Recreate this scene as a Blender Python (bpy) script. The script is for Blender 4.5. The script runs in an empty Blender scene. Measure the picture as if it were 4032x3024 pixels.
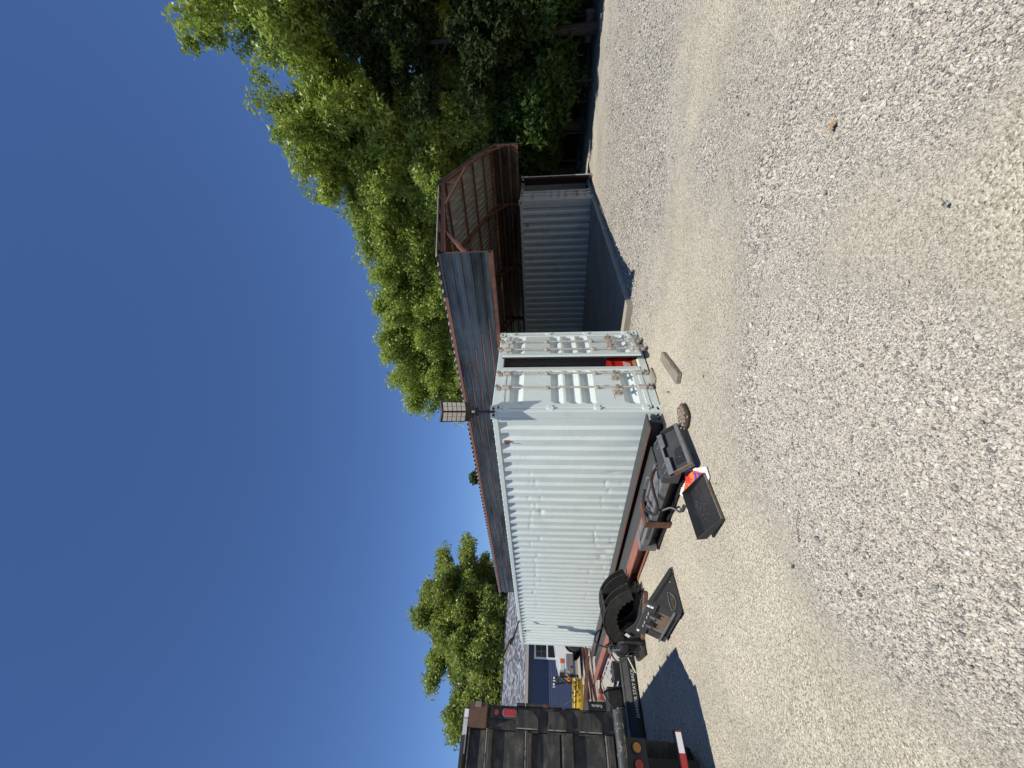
import bpy, bmesh, math, random
import numpy as np
from mathutils import Vector, Matrix, Euler

random.seed(7)
RNG = np.random.default_rng(11)
SC = bpy.context.scene
COL = SC.collection

# ------------------------------------------------------------------ camera
# yard frame: x runs across the container fronts, y along the containers, z up
CAM = Vector((-4.78489545, -4.75096062, 1.97730536))
FWD = Vector((0.75485646, 0.65115521, 0.07866773))
RIGHT = Vector((0.65358939, -0.75681565, -0.00714044))
UP = Vector((-0.05488744, -0.0568064, 0.99687532))
cam_data = bpy.data.cameras.new('camera')
cam = bpy.data.objects.new('camera', cam_data)
COL.objects.link(cam)
# the phone was held upright, the picture is stored on its side: picture-left is up
X, Y_, Z_ = -UP, RIGHT, -FWD
cam.matrix_world = Matrix(((X.x, Y_.x, Z_.x, CAM.x), (X.y, Y_.y, Z_.y, CAM.y), (X.z, Y_.z, Z_.z, CAM.z), (0, 0, 0, 1)))
cam_data.sensor_fit = 'HORIZONTAL'
cam_data.sensor_width = 36.0
cam_data.lens = 36.0 * 1554.73 / 4032.0
cam_data.clip_start = 0.05
cam_data.clip_end = 2000.0
SC.camera = cam

# ------------------------------------------------------------------ sky and sun
SUN_EL = math.radians(66.0)
SUN_AZ = math.radians(180 + 43.0)          # direction towards the sun, from +x towards +y
sun_dir = Vector((math.cos(SUN_EL) * math.cos(SUN_AZ), math.cos(SUN_EL) * math.sin(SUN_AZ), math.sin(SUN_EL)))
world = bpy.data.worlds.new('World')
SC.world = world
world.use_nodes = True
wn = world.node_tree
wn.nodes.clear()
sky = wn.nodes.new('ShaderNodeTexSky')
sky.sky_type = 'NISHITA'
sky.sun_disc = False
sky.sun_elevation = SUN_EL
sky.sun_rotation = math.pi / 2 - SUN_AZ
sky.altitude = 100.0
sky.air_density = 1.0
sky.dust_density = 0.0
sky.ozone_density = 4.0
bg = wn.nodes.new('ShaderNodeBackground')
bg.inputs['Strength'].default_value = 0.101
out = wn.nodes.new('ShaderNodeOutputWorld')
tint = wn.nodes.new('ShaderNodeMix')                # deep clear-day blue of the whole sky
tint.data_type = 'RGBA'
tint.blend_type = 'MULTIPLY'
tint.inputs['Factor'].default_value = 1.0
tint.inputs['B'].default_value = (0.63, 0.77, 1.03, 1)
wn.links.new(sky.outputs[0], tint.inputs['A'])
wn.links.new(tint.outputs['Result'], bg.inputs['Color'])
wn.links.new(bg.outputs[0], out.inputs['Surface'])
sl = bpy.data.lights.new('sun', 'SUN')
sl.energy = 5.0
sl.angle = math.radians(0.53)
sl.color = (1.0, 0.955, 0.86)
so = bpy.data.objects.new('sun', sl)
so.rotation_euler = sun_dir.to_track_quat('Z', 'Y').to_euler()
so.location = (0, 0, 30)
COL.objects.link(so)
SC.view_settings.view_transform = 'Standard'
SC.view_settings.look = 'None'
SC.view_settings.exposure = 0.1
SC.view_settings.gamma = 1.0
SC.view_settings.use_curve_mapping = False
SC.render.engine = 'CYCLES'
SC.cycles.max_bounces = 6
SC.cycles.diffuse_bounces = 3
SC.cycles.glossy_bounces = 3
SC.cycles.transparent_max_bounces = 4
SC.cycles.transmission_bounces = 3
SC.cycles.caustics_reflective = False
SC.cycles.caustics_refractive = False

# ------------------------------------------------------------------ materials
MATS = {}

def lk(t, a, b):
    t.links.new(a, b)

def M(name, col, rough=0.6, metal=0.0, col2=None, scale=6.0, lo=0.45, hi=0.65, fine=0.15, fscale=60.0, bump=0.0, bscale=80.0, stretch=None, spec=0.5, detail=6.0, coat=0.0):
    """paint / metal / wood with a blotchy second colour, fine value noise and fine relief"""
    m = bpy.data.materials.new(name)
    m.use_nodes = True
    t = m.node_tree
    b = t.nodes['Principled BSDF']
    tc = t.nodes.new('ShaderNodeTexCoord')
    vec = tc.outputs['Object']
    if stretch:
        mp = t.nodes.new('ShaderNodeMapping')
        mp.inputs['Scale'].default_value = stretch
        lk(t, vec, mp.inputs['Vector'])
        vec = mp.outputs[0]
    n1 = t.nodes.new('ShaderNodeTexNoise')
    n1.inputs['Scale'].default_value = scale
    n1.inputs['Detail'].default_value = detail
    n1.inputs['Roughness'].default_value = 0.65
    lk(t, vec, n1.inputs['Vector'])
    mr = t.nodes.new('ShaderNodeMapRange')
    mr.inputs['From Min'].default_value = lo
    mr.inputs['From Max'].default_value = hi
    lk(t, n1.outputs['Fac'], mr.inputs['Value'])
    mx = t.nodes.new('ShaderNodeMix')
    mx.data_type = 'RGBA'
    mx.inputs['A'].default_value = (*col, 1)
    mx.inputs['B'].default_value = (*(col2 or col), 1)
    lk(t, mr.outputs[0], mx.inputs['Factor'])
    n2 = t.nodes.new('ShaderNodeTexNoise')
    n2.inputs['Scale'].default_value = fscale
    n2.inputs['Detail'].default_value = 4
    lk(t, vec, n2.inputs['Vector'])
    m2 = t.nodes.new('ShaderNodeMapRange')
    m2.inputs['From Min'].default_value = 0.25
    m2.inputs['From Max'].default_value = 0.75
    m2.inputs['To Min'].default_value = 1 - fine
    m2.inputs['To Max'].default_value = 1 + fine
    lk(t, n2.outputs['Fac'], m2.inputs['Value'])
    hs = t.nodes.new('ShaderNodeHueSaturation')
    lk(t, mx.outputs['Result'], hs.inputs['Color'])
    lk(t, m2.outputs[0], hs.inputs['Value'])
    lk(t, hs.outputs[0], b.inputs['Base Color'])
    r2 = t.nodes.new('ShaderNodeMapRange')
    r2.inputs['To Min'].default_value = max(0.05, rough - 0.1)
    r2.inputs['To Max'].default_value = min(1.0, rough + 0.15)
    lk(t, n1.outputs['Fac'], r2.inputs['Value'])
    lk(t, r2.outputs[0], b.inputs['Roughness'])
    b.inputs['Metallic'].default_value = metal
    b.inputs['Specular IOR Level'].default_value = spec
    b.inputs['Coat Weight'].default_value = coat
    if bump:
        n3 = t.nodes.new('ShaderNodeTexNoise')
        n3.inputs['Scale'].default_value = bscale
        n3.inputs['Detail'].default_value = 5
        lk(t, vec, n3.inputs['Vector'])
        bp = t.nodes.new('ShaderNodeBump')
        bp.inputs['Strength'].default_value = 1.0
        bp.inputs['Distance'].default_value = bump
        lk(t, n3.outputs['Fac'], bp.inputs['Height'])
        lk(t, bp.outputs[0], b.inputs['Normal'])
    MATS[name] = m
    return m

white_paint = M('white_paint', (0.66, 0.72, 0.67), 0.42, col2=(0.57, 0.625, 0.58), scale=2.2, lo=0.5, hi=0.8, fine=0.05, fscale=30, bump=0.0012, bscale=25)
white_paint_shade = M('shade_darkened_white_paint', (0.38, 0.39, 0.365), 0.5, col2=(0.29, 0.295, 0.275), scale=3, lo=0.5, hi=0.75, fine=0.06, bump=0.001, bscale=25)  # same white paint for the far container, its shade darkened into the colour
door_inner = M('door_inner_paint', (0.10, 0.03, 0.022), 0.6, col2=(0.07, 0.03, 0.025), fine=0.2)
floor_wood = M('container_floor_wood', (0.20, 0.13, 0.08), 0.75, col2=(0.12, 0.08, 0.05), stretch=(8, 0.6, 1), fine=0.2)
rod_paint = M('worn_rod_paint', (0.46, 0.42, 0.36), 0.6, col2=(0.22, 0.11, 0.06), scale=22, lo=0.56, hi=0.66, fine=0.12, bump=0.001)
rust_rod = M('rusty_fitting', (0.38, 0.33, 0.27), 0.75, col2=(0.20, 0.10, 0.055), scale=40, lo=0.46, hi=0.62, fine=0.2, bump=0.001)
gasket = M('black_rubber', (0.018, 0.018, 0.018), 0.7, fine=0.2)
hole_dark = M('dark_slot', (0.012, 0.012, 0.012), 0.8)
mill_steel = M('dark_mill_steel', (0.055, 0.058, 0.062), 0.5, metal=0.35, col2=(0.10, 0.062, 0.042), scale=3.5, lo=0.52, hi=0.72, fine=0.2, bump=0.0006)
rust_edge = M('orange_rust', (0.33, 0.135, 0.055), 0.8, col2=(0.20, 0.075, 0.035), scale=18, fine=0.2, bump=0.0008)
primer_red = M('red_oxide_primer', (0.24, 0.083, 0.056), 0.55, col2=(0.30, 0.13, 0.095), scale=4, lo=0.45, hi=0.7, fine=0.12, bump=0.0005)
rust_frame = M('rusted_tube_steel', (0.14, 0.058, 0.037), 0.78, col2=(0.078, 0.034, 0.025), scale=7, lo=0.42, hi=0.62, fine=0.22, bump=0.0008)
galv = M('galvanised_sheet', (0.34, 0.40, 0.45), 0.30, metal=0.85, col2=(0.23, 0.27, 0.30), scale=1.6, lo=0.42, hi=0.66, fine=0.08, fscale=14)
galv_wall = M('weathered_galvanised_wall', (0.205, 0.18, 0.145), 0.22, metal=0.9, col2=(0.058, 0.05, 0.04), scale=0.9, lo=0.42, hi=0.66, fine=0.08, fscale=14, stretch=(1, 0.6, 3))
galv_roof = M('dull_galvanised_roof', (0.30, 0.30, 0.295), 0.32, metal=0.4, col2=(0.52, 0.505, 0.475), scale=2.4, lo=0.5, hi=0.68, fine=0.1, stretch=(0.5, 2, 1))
rust_stain = M('rust_stained_edge', (0.20, 0.085, 0.06), 0.7, col2=(0.13, 0.07, 0.06), scale=10, fine=0.2)
concrete = M('concrete', (0.36, 0.32, 0.255), 0.85, col2=(0.26, 0.235, 0.19), scale=1.2, lo=0.4, hi=0.7, fine=0.12, bump=0.002, bscale=60)
black_paint = M('black_paint', (0.016, 0.016, 0.016), 0.5, col2=(0.038, 0.035, 0.031), scale=5, lo=0.5, hi=0.75, fine=0.2, bump=0.0004)
dusty_black = M('dusty_black_paint', (0.020, 0.019, 0.018), 0.58, col2=(0.06, 0.053, 0.044), scale=6, lo=0.5, hi=0.8, fine=0.25, bump=0.0006)
grey_black = M('dark_grey_paint', (0.044, 0.045, 0.046), 0.48, col2=(0.062, 0.060, 0.057), scale=4, lo=0.45, hi=0.75, fine=0.08, bump=0.0003)
mid_grey = M('grey_paint', (0.15, 0.155, 0.16), 0.42, col2=(0.12, 0.115, 0.11), scale=6, fine=0.1)
truck_black = M('faded_black_truck_paint', (0.018, 0.0175, 0.016), 0.62, col2=(0.085, 0.073, 0.056), scale=5.5, lo=0.46, hi=0.72, fine=0.35, bump=0.0008, stretch=(1, 1, 2))
truck_edge = M('worn_paint_edge', (0.25, 0.23, 0.20), 0.6, col2=(0.05, 0.05, 0.048), scale=14, lo=0.5, hi=0.62, fine=0.2)
bare_green = M('chipped_steel', (0.05, 0.05, 0.048), 0.5, col2=(0.42, 0.46, 0.42), scale=9, lo=0.55, hi=0.66, fine=0.2, bump=0.001)
rubber = M('tyre_rubber', (0.022, 0.022, 0.022), 0.8, col2=(0.045, 0.042, 0.038), fine=0.2, bump=0.001)
steel_pin = M('bright_steel', (0.55, 0.54, 0.52), 0.28, metal=0.9, fine=0.08)
rust_panel = M('rusty_scraped_panel', (0.20, 0.18, 0.15), 0.6, col2=(0.24, 0.11, 0.05), scale=9, lo=0.45, hi=0.62, fine=0.2, metal=0.3)
white_decal_glint = M('white_decal_glint', (0.78, 0.78, 0.77), 0.5, fine=0.03)
red_tape = M('red_reflective', (0.42, 0.03, 0.03), 0.4, fine=0.08)
red_lens = M('red_lens', (0.33, 0.012, 0.014), 0.22, col2=(0.42, 0.03, 0.03), scale=60, fine=0.1, coat=0.4)
red_lens_pale = M('faded_red_lens', (0.42, 0.07, 0.065), 0.35, fine=0.1)
amber_lens = M('amber_lens', (0.42, 0.17, 0.02), 0.3, col2=(0.5, 0.22, 0.03), scale=60, fine=0.12, coat=0.3)
bark = M('bark', (0.075, 0.060, 0.047), 0.9, col2=(0.036, 0.030, 0.024), scale=9, fine=0.3, bump=0.02, bscale=14, stretch=(1, 1, 0.25))
log_bark = M('log_bark', (0.33, 0.255, 0.19), 0.9, col2=(0.21, 0.155, 0.11), scale=14, fine=0.25, bump=0.003, bscale=30)
log_crack = M('bark_furrow', (0.05, 0.036, 0.027), 0.95, fine=0.2)
timber = M('weathered_timber', (0.27, 0.23, 0.18), 0.85, col2=(0.13, 0.115, 0.095), scale=7, fine=0.22, stretch=(0.5, 6, 6), bump=0.002, bscale=40)
navy = M('navy_siding', (0.055, 0.075, 0.135), 0.4, col2=(0.062, 0.085, 0.15), scale=2, fine=0.06)
trim_white = M('white_trim', (0.76, 0.76, 0.74), 0.5, fine=0.04)
trim_tan = M('taupe_fascia', (0.42, 0.37, 0.32), 0.6, fine=0.06)
glass_dark = M('window_glass', (0.015, 0.018, 0.022), 0.06, fine=0.02, spec=0.7)
car_white = M('white_car_paint', (0.80, 0.81, 0.82), 0.25, fine=0.02, coat=0.6)
car_trim = M('grey_bumper', (0.20, 0.19, 0.18), 0.5, fine=0.08)
chrome = M('chrome', (0.7, 0.7, 0.7), 0.12, metal=1.0, fine=0.02)
yellow_paint = M('yellow_paint', (0.62, 0.40, 0.02), 0.45, col2=(0.36, 0.20, 0.03), scale=5, lo=0.5, hi=0.7, fine=0.12)
orange_plastic = M('orange_plastic', (0.60, 0.24, 0.04), 0.5, fine=0.1)
red_rubber = M('sun_faded_red_plastic', (0.55, 0.075, 0.06), 0.45, col2=(0.62, 0.19, 0.15), scale=12, fine=0.12)
red_crate_m = M('red_plastic', (0.58, 0.03, 0.018), 0.35, fine=0.08)
bag_red = M('bag_red_print', (0.62, 0.045, 0.028), 0.35, col2=(0.72, 0.20, 0.03), scale=9, lo=0.5, hi=0.58, fine=0.05)
bag_white = M('bag_white_plastic', (0.80, 0.80, 0.79), 0.4, fine=0.03)
bag_blue = M('bag_blue_print', (0.10, 0.07, 0.42), 0.4, fine=0.05)
led_m = M('lamp_reflector_cells', (0.80, 0.75, 0.67), 0.3, col2=(0.70, 0.64, 0.55), scale=40, fine=0.1, coat=0.3)
solar_m = M('solar_cell', (0.012, 0.016, 0.03), 0.15, fine=0.05, coat=0.5)
lamp_black = M('lamp_housing', (0.018, 0.017, 0.017), 0.5, fine=0.1)
dry_leaf = M('dry_leaf', (0.34, 0.20, 0.085), 0.8, fine=0.2)
green_leaf_m = M('green_leaf', (0.085, 0.105, 0.04), 0.6, fine=0.2)
stick_m = M('dead_wood', (0.17, 0.13, 0.10), 0.9, fine=0.3)
cable_m = M('cable', (0.05, 0.05, 0.05), 0.6)
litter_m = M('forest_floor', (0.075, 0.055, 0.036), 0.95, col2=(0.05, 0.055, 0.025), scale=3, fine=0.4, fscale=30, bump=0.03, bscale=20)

def shingle_mat():
    m = bpy.data.materials.new('asphalt_shingles')
    m.use_nodes = True
    t = m.node_tree
    b = t.nodes['Principled BSDF']
    geo = t.nodes.new('ShaderNodeNewGeometry')
    sx = t.nodes.new('ShaderNodeSeparateXYZ')
    lk(t, geo.outputs['Position'], sx.inputs[0])
    def mth(op, a, b=None):
        n = t.nodes.new('ShaderNodeMath'); n.operation = op
        for k, q in enumerate((a, b)):
            if q is None: continue
            if isinstance(q, (int, float)): n.inputs[k].default_value = q
            else: lk(t, q, n.inputs[k])
        return n.outputs[0]
    course = mth('FLOOR', mth('DIVIDE', mth('SUBTRACT', sx.outputs[1], 24.16), 4.18 / 30))
    w1 = t.nodes.new('ShaderNodeTexWhiteNoise'); w1.noise_dimensions = '1D'
    lk(t, course, w1.inputs['W'])
    col = mth('FLOOR', mth('ADD', mth('MULTIPLY', sx.outputs[0], 5.5), mth('MULTIPLY', w1.outputs['Value'], 9.0)))
    cb = t.nodes.new('ShaderNodeCombineXYZ'); lk(t, col, cb.inputs[0]); lk(t, course, cb.inputs[1])
    wnz = t.nodes.new('ShaderNodeTexWhiteNoise'); wnz.noise_dimensions = '2D'
    lk(t, cb.outputs[0], wnz.inputs['Vector'])
    cr = t.nodes.new('ShaderNodeValToRGB')
    cr.color_ramp.elements[0].color = (0.055, 0.058, 0.068, 1)
    cr.color_ramp.elements[1].color = (0.30, 0.32, 0.36, 1)
    e = cr.color_ramp.elements.new(0.45)
    e.color = (0.11, 0.115, 0.13, 1)
    lk(t, wnz.outputs['Value'], cr.inputs['Fac'])
    lk(t, cr.outputs[0], b.inputs['Base Color'])
    b.inputs['Roughness'].default_value = 0.9
    return m
shingles = shingle_mat()

def leaf_mat(name, c1, c2, trans=0.28, gloss=0.45, spec=0.35):
    m = bpy.data.materials.new(name)
    m.use_nodes = True
    t = m.node_tree
    t.nodes.clear()
    o = t.nodes.new('ShaderNodeOutputMaterial')
    geo = t.nodes.new('ShaderNodeNewGeometry')
    tc = t.nodes.new('ShaderNodeTexCoord')
    nz = t.nodes.new('ShaderNodeTexNoise')
    nz.inputs['Scale'].default_value = 0.5
    lk(t, tc.outputs['Object'], nz.inputs['Vector'])
    ad = t.nodes.new('ShaderNodeMath')
    ad.operation = 'MULTIPLY_ADD'
    lk(t, geo.outputs['Random Per Island'], ad.inputs[0])
    ad.inputs[1].default_value = 0.6
    sb = t.nodes.new('ShaderNodeMapRange')
    sb.inputs['From Min'].default_value = 0.35
    sb.inputs['From Max'].default_value = 0.65
    sb.inputs['To Max'].default_value = 0.4
    lk(t, nz.outputs['Fac'], sb.inputs['Value'])
    lk(t, sb.outputs[0], ad.inputs[2])
    mx = t.nodes.new('ShaderNodeMix')
    mx.data_type = 'RGBA'
    mx.inputs['A'].default_value = (*c1, 1)
    mx.inputs['B'].default_value = (*c2, 1)
    lk(t, ad.outputs[0], mx.inputs['Factor'])
    b = t.nodes.new('ShaderNodeBsdfPrincipled')
    b.inputs['Roughness'].default_value = gloss
    b.inputs['Specular IOR Level'].default_value = spec
    lk(t, mx.outputs['Result'], b.inputs['Base Color'])
    tr = t.nodes.new('ShaderNodeBsdfTranslucent')
    hs = t.nodes.new('ShaderNodeHueSaturation')
    hs.inputs['Value'].default_value = 1.5
    hs.inputs['Saturation'].default_value = 1.1
    lk(t, mx.outputs['Result'], hs.inputs['Color'])
    lk(t, hs.outputs[0], tr.inputs['Color'])
    ms = t.nodes.new('ShaderNodeMixShader')
    ms.inputs[0].default_value = trans
    lk(t, b.outputs[0], ms.inputs[1])
    lk(t, tr.outputs[0], ms.inputs[2])
    lk(t, ms.outputs[0], o.inputs['Surface'])
    return m
leaf_a = leaf_mat('maple_leaves', (0.14, 0.20, 0.036), (0.345, 0.42, 0.09))
leaf_b = leaf_mat('fresh_leaves', (0.175, 0.245, 0.045), (0.42, 0.495, 0.115))
leaf_c = leaf_mat('understory_leaves', (0.036, 0.072, 0.018), (0.10, 0.155, 0.038), 0.3, 0.6, 0.15)
leaf_d = leaf_mat('cedar_needles', (0.022, 0.036, 0.014), (0.045, 0.062, 0.022), 0.12, 0.8, 0.05)
leaf_e = leaf_mat('elm_leaves', (0.13, 0.18, 0.038), (0.33, 0.385, 0.09))

# ------------------------------------------------------------------ mesh helpers
ORG = {}

def rot_z(a): return Matrix.Rotation(a, 4, 'Z')

class MB:
    def __init__(s, xf=None):
        s.v = []; s.f = []; s.xf = xf
    def add(s, vs, fs):
        o = len(s.v)
        if s.xf is not None:
            vs = [s.xf @ Vector(p) for p in vs]
        s.v += [tuple(p) for p in vs]
        s.f += [tuple(i + o for i in f) for f in fs]
    def bx(s, x0, x1, y0, y1, z0, z1):
        s.add([(x0, y0, z0), (x1, y0, z0), (x1, y1, z0), (x0, y1, z0), (x0, y0, z1), (x1, y0, z1), (x1, y1, z1), (x0, y1, z1)],
              [(3, 2, 1, 0), (4, 5, 6, 7), (0, 1, 5, 4), (1, 2, 6, 5), (2, 3, 7, 6), (3, 0, 4, 7)])
        return s
    def beam(s, p, q, w, h, up=(0, 0, 1)):
        p, q = Vector(p), Vector(q)
        d = (q - p).normalized(); u = Vector(up)
        r = d.cross(u)
        if r.length < 1e-4: r = d.cross(Vector((1, 0, 0)))
        r.normalize(); u = r.cross(d).normalized()
        vs = []
        for c in (p, q):
            for a, b in ((-1, -1), (1, -1), (1, 1), (-1, 1)):
                vs.append(c + r * (a * w / 2) + u * (b * h / 2))
        s.add(vs, [(0, 1, 2, 3), (7, 6, 5, 4), (0, 4, 5, 1), (1, 5, 6, 2), (2, 6, 7, 3), (3, 7, 4, 0)])
        return s
    def prism(s, pts, axis, a, b):
        n = len(pts)
        def mk(p, t):
            return {'x': (t, p[0], p[1]), 'y': (p[0], t, p[1]), 'z': (p[0], p[1], t)}[axis]
        vs = [mk(p, a) for p in pts] + [mk(p, b) for p in pts]
        fs = [tuple(range(n)), tuple(range(2 * n - 1, n - 1, -1))]
        for i in range(n):
            j = (i + 1) % n
            fs.append((i, i + n, j + n, j))
        s.add(vs, fs)
        return s
    def tube(s, path, r, n=8, cap=True):
        path = [Vector(p) for p in path]
        rs = r if isinstance(r, (list, tuple)) else [r] * len(path)
        vs = []; fs = []
        prev = None
        for i, p in enumerate(path):
            d = (path[min(i + 1, len(path) - 1)] - path[max(i - 1, 0)]).normalized()
            if prev is None:
                a = d.orthogonal().normalized()
            else:
                a = (prev - d * prev.dot(d))
                a = a.normalized() if a.length > 1e-5 else d.orthogonal().normalized()
            prev = a
            b = d.cross(a)
            for k in range(n):
                t = 2 * math.pi * k / n
                vs.append(p + (a * math.cos(t) + b * math.sin(t)) * rs[i])
        for i in range(len(path) - 1):
            for k in range(n):
                j = (k + 1) % n
                fs.append((i * n + k, i * n + j, (i + 1) * n + j, (i + 1) * n + k))
        if cap:
            fs.append(tuple(range(n - 1, -1, -1)))
            o = (len(path) - 1) * n
            fs.append(tuple(range(o, o + n)))
        s.add(vs, fs)
        return s
    def strip(s, a, b):
        """surface between two equal-length polylines"""
        n = len(a)
        s.add(list(a) + list(b), [(i, i + 1, n + i + 1, n + i) for i in range(n - 1)])
        return s
    def grid(s, rows):
        n = len(rows[0]); vs = [p for r in rows for p in r]
        s.add(vs, [(i * n + j, i * n + j + 1, (i + 1) * n + j + 1, (i + 1) * n + j) for i in range(len(rows) - 1) for j in range(n - 1)])
        return s
    def plate_hole(s, o, ux, uy, w, h, cx, cy, rx, ry, depth, back=True, nseg=16):
        """rectangular face with an oval hole and a tunnel behind it; o is the lower left corner"""
        o, ux, uy = Vector(o), Vector(ux), Vector(uy)
        nrm = ux.cross(uy).normalized()
        outer = []; inner = []
        for k in range(nseg):
            t = 2 * math.pi * (k + 0.5) / nseg
            c, sn = math.cos(t), math.sin(t)
            inner.append(o + ux * (cx + rx * c) + uy * (cy + ry * sn))
            fx = ((w - cx) if c > 0 else cx) / max(abs(c), 1e-6)
            fy = ((h - cy) if sn > 0 else cy) / max(abs(sn), 1e-6)
            f = min(fx, fy)
            outer.append(o + ux * (cx + f * c) + uy * (cy + f * sn))
        deep = [p - nrm * depth for p in inner]
        fs = []
        for k in range(nseg):
            j = (k + 1) % nseg
            fs.append((k, j, nseg + j, nseg + k))
            fs.append((nseg + k, nseg + j, 2 * nseg + j, 2 * nseg + k))
        if back: fs.append(tuple(range(2 * nseg, 3 * nseg)))
        # corners of the rectangle
        cs = [o, o + ux * w, o + ux * w + uy * h, o + uy * h]
        vs = outer + inner + deep
        for c in cs:
            best = sorted(range(nseg), key=lambda k: (outer[k] - c).length)[:2]
            vs.append(c)
            fs.append((best[0], len(vs) - 1, best[1]))
        s.add(vs, fs)
        return s
    def build(s, name, mat, parent=None, smooth=False, bevel=0.0, seg=1):
        me = bpy.data.meshes.new(name)
        off = ORG.get(parent.name, Vector((0, 0, 0))) if parent else Vector((0, 0, 0))
        me.from_pydata([(p[0] - off[0], p[1] - off[1], p[2] - off[2]) for p in s.v], [], s.f)
        bm = bmesh.new(); bm.from_mesh(me)
        bmesh.ops.remove_doubles(bm, verts=bm.verts, dist=1e-5)
        bmesh.ops.recalc_face_normals(bm, faces=bm.faces)
        bm.to_mesh(me); bm.free()
        me.materials.append(mat)
        if smooth:
            me.polygons.foreach_set('use_smooth', [True] * len(me.polygons))
        o = bpy.data.objects.new(name, me)
        COL.objects.link(o)
        if parent:
            o.parent = parent
            ORG[o.name] = off
        if smooth:
            es = o.modifiers.new('split', 'EDGE_SPLIT'); es.split_angle = math.radians(40)
        if bevel:
            bv = o.modifiers.new('bevel', 'BEVEL'); bv.width = bevel; bv.segments = seg; bv.limit_method = 'ANGLE'; bv.angle_limit = math.radians(35)
        return o

def tag(o, label, cat=None, group=None, kind=None):
    o['label'] = label
    if cat: o['category'] = cat
    if group: o['group'] = group
    if kind: o['kind'] = kind
    return o

def T(name, label, cat, loc=(0, 0, 0), group=None):
    o = bpy.data.objects.new(name, None)
    o.empty_display_size = 0.2
    o.location = loc
    COL.objects.link(o)
    ORG[o.name] = Vector(loc)
    return tag(o, label, cat, group)

def share(src, parent, loc=(0, 0, 0), rot=None):
    """another object with the same mesh, as a child of parent"""
    o = src.copy(); COL.objects.link(o)
    o.parent = parent; o.location = loc
    if rot: o.rotation_euler = rot
    if parent: ORG[o.name] = ORG.get(parent.name, Vector((0, 0, 0)))
    return o

def text_mesh(name, body, size, mat, parent, origin, ux, uy, depth=0.002, spacing=1.0):
    cu = bpy.data.curves.new(name, 'FONT')
    cu.body = body; cu.size = size; cu.extrude = depth; cu.align_x = 'CENTER'; cu.align_y = 'CENTER'; cu.space_character = spacing
    cu.resolution_u = 3
    tmp = bpy.data.objects.new(name, cu)
    COL.objects.link(tmp)
    dg = bpy.context.evaluated_depsgraph_get()
    me = bpy.data.meshes.new_from_object(tmp.evaluated_get(dg))
    bpy.data.objects.remove(tmp)
    ux, uy = Vector(ux).normalized(), Vector(uy).normalized()
    uz = ux.cross(uy)
    off = ORG.get(parent.name, Vector((0, 0, 0)))
    o3 = Vector(origin) - off
    mt = Matrix(((ux.x, uy.x, uz.x, o3.x), (ux.y, uy.y, uz.y, o3.y), (ux.z, uy.z, uz.z, o3.z), (0, 0, 0, 1)))
    me.transform(mt)
    me.materials.clear(); me.materials.append(mat)
    o = bpy.data.objects.new(name, me); COL.objects.link(o)
    o.parent = parent; ORG[o.name] = off
    return o

def np_mesh(name, verts, faces, mat, k=4):
    me = bpy.data.meshes.new(name)
    nv, nf = len(verts), len(faces)
    me.vertices.add(nv); me.vertices.foreach_set('co', verts.astype(np.float32).ravel())
    me.loops.add(nf * k); me.loops.foreach_set('vertex_index', faces.astype(np.int32).ravel())
    me.polygons.add(nf)
    me.polygons.foreach_set('loop_start', np.arange(0, nf * k, k, dtype=np.int32))
    me.polygons.foreach_set('loop_total', np.full(nf, k, dtype=np.int32))
    me.update(calc_edges=True)
    me.materials.append(mat)
    return me

def vnoise(x, y, cell, seed):
    """smooth value noise on the ground"""
    r = np.random.default_rng(seed).random((256, 256))
    gx, gy = x / cell + 1000.0, y / cell + 1000.0
    ix, iy = np.floor(gx).astype(int), np.floor(gy).astype(int)
    fx, fy = gx - ix, gy - iy
    fx, fy = fx * fx * (3 - 2 * fx), fy * fy * (3 - 2 * fy)
    a = r[ix % 256, iy % 256]; b = r[(ix + 1) % 256, iy % 256]; c = r[ix % 256, (iy + 1) % 256]; d = r[(ix + 1) % 256, (iy + 1) % 256]
    return (a * (1 - fx) + b * fx) * (1 - fy) + (c * (1 - fx) + d * fx) * fy

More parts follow.
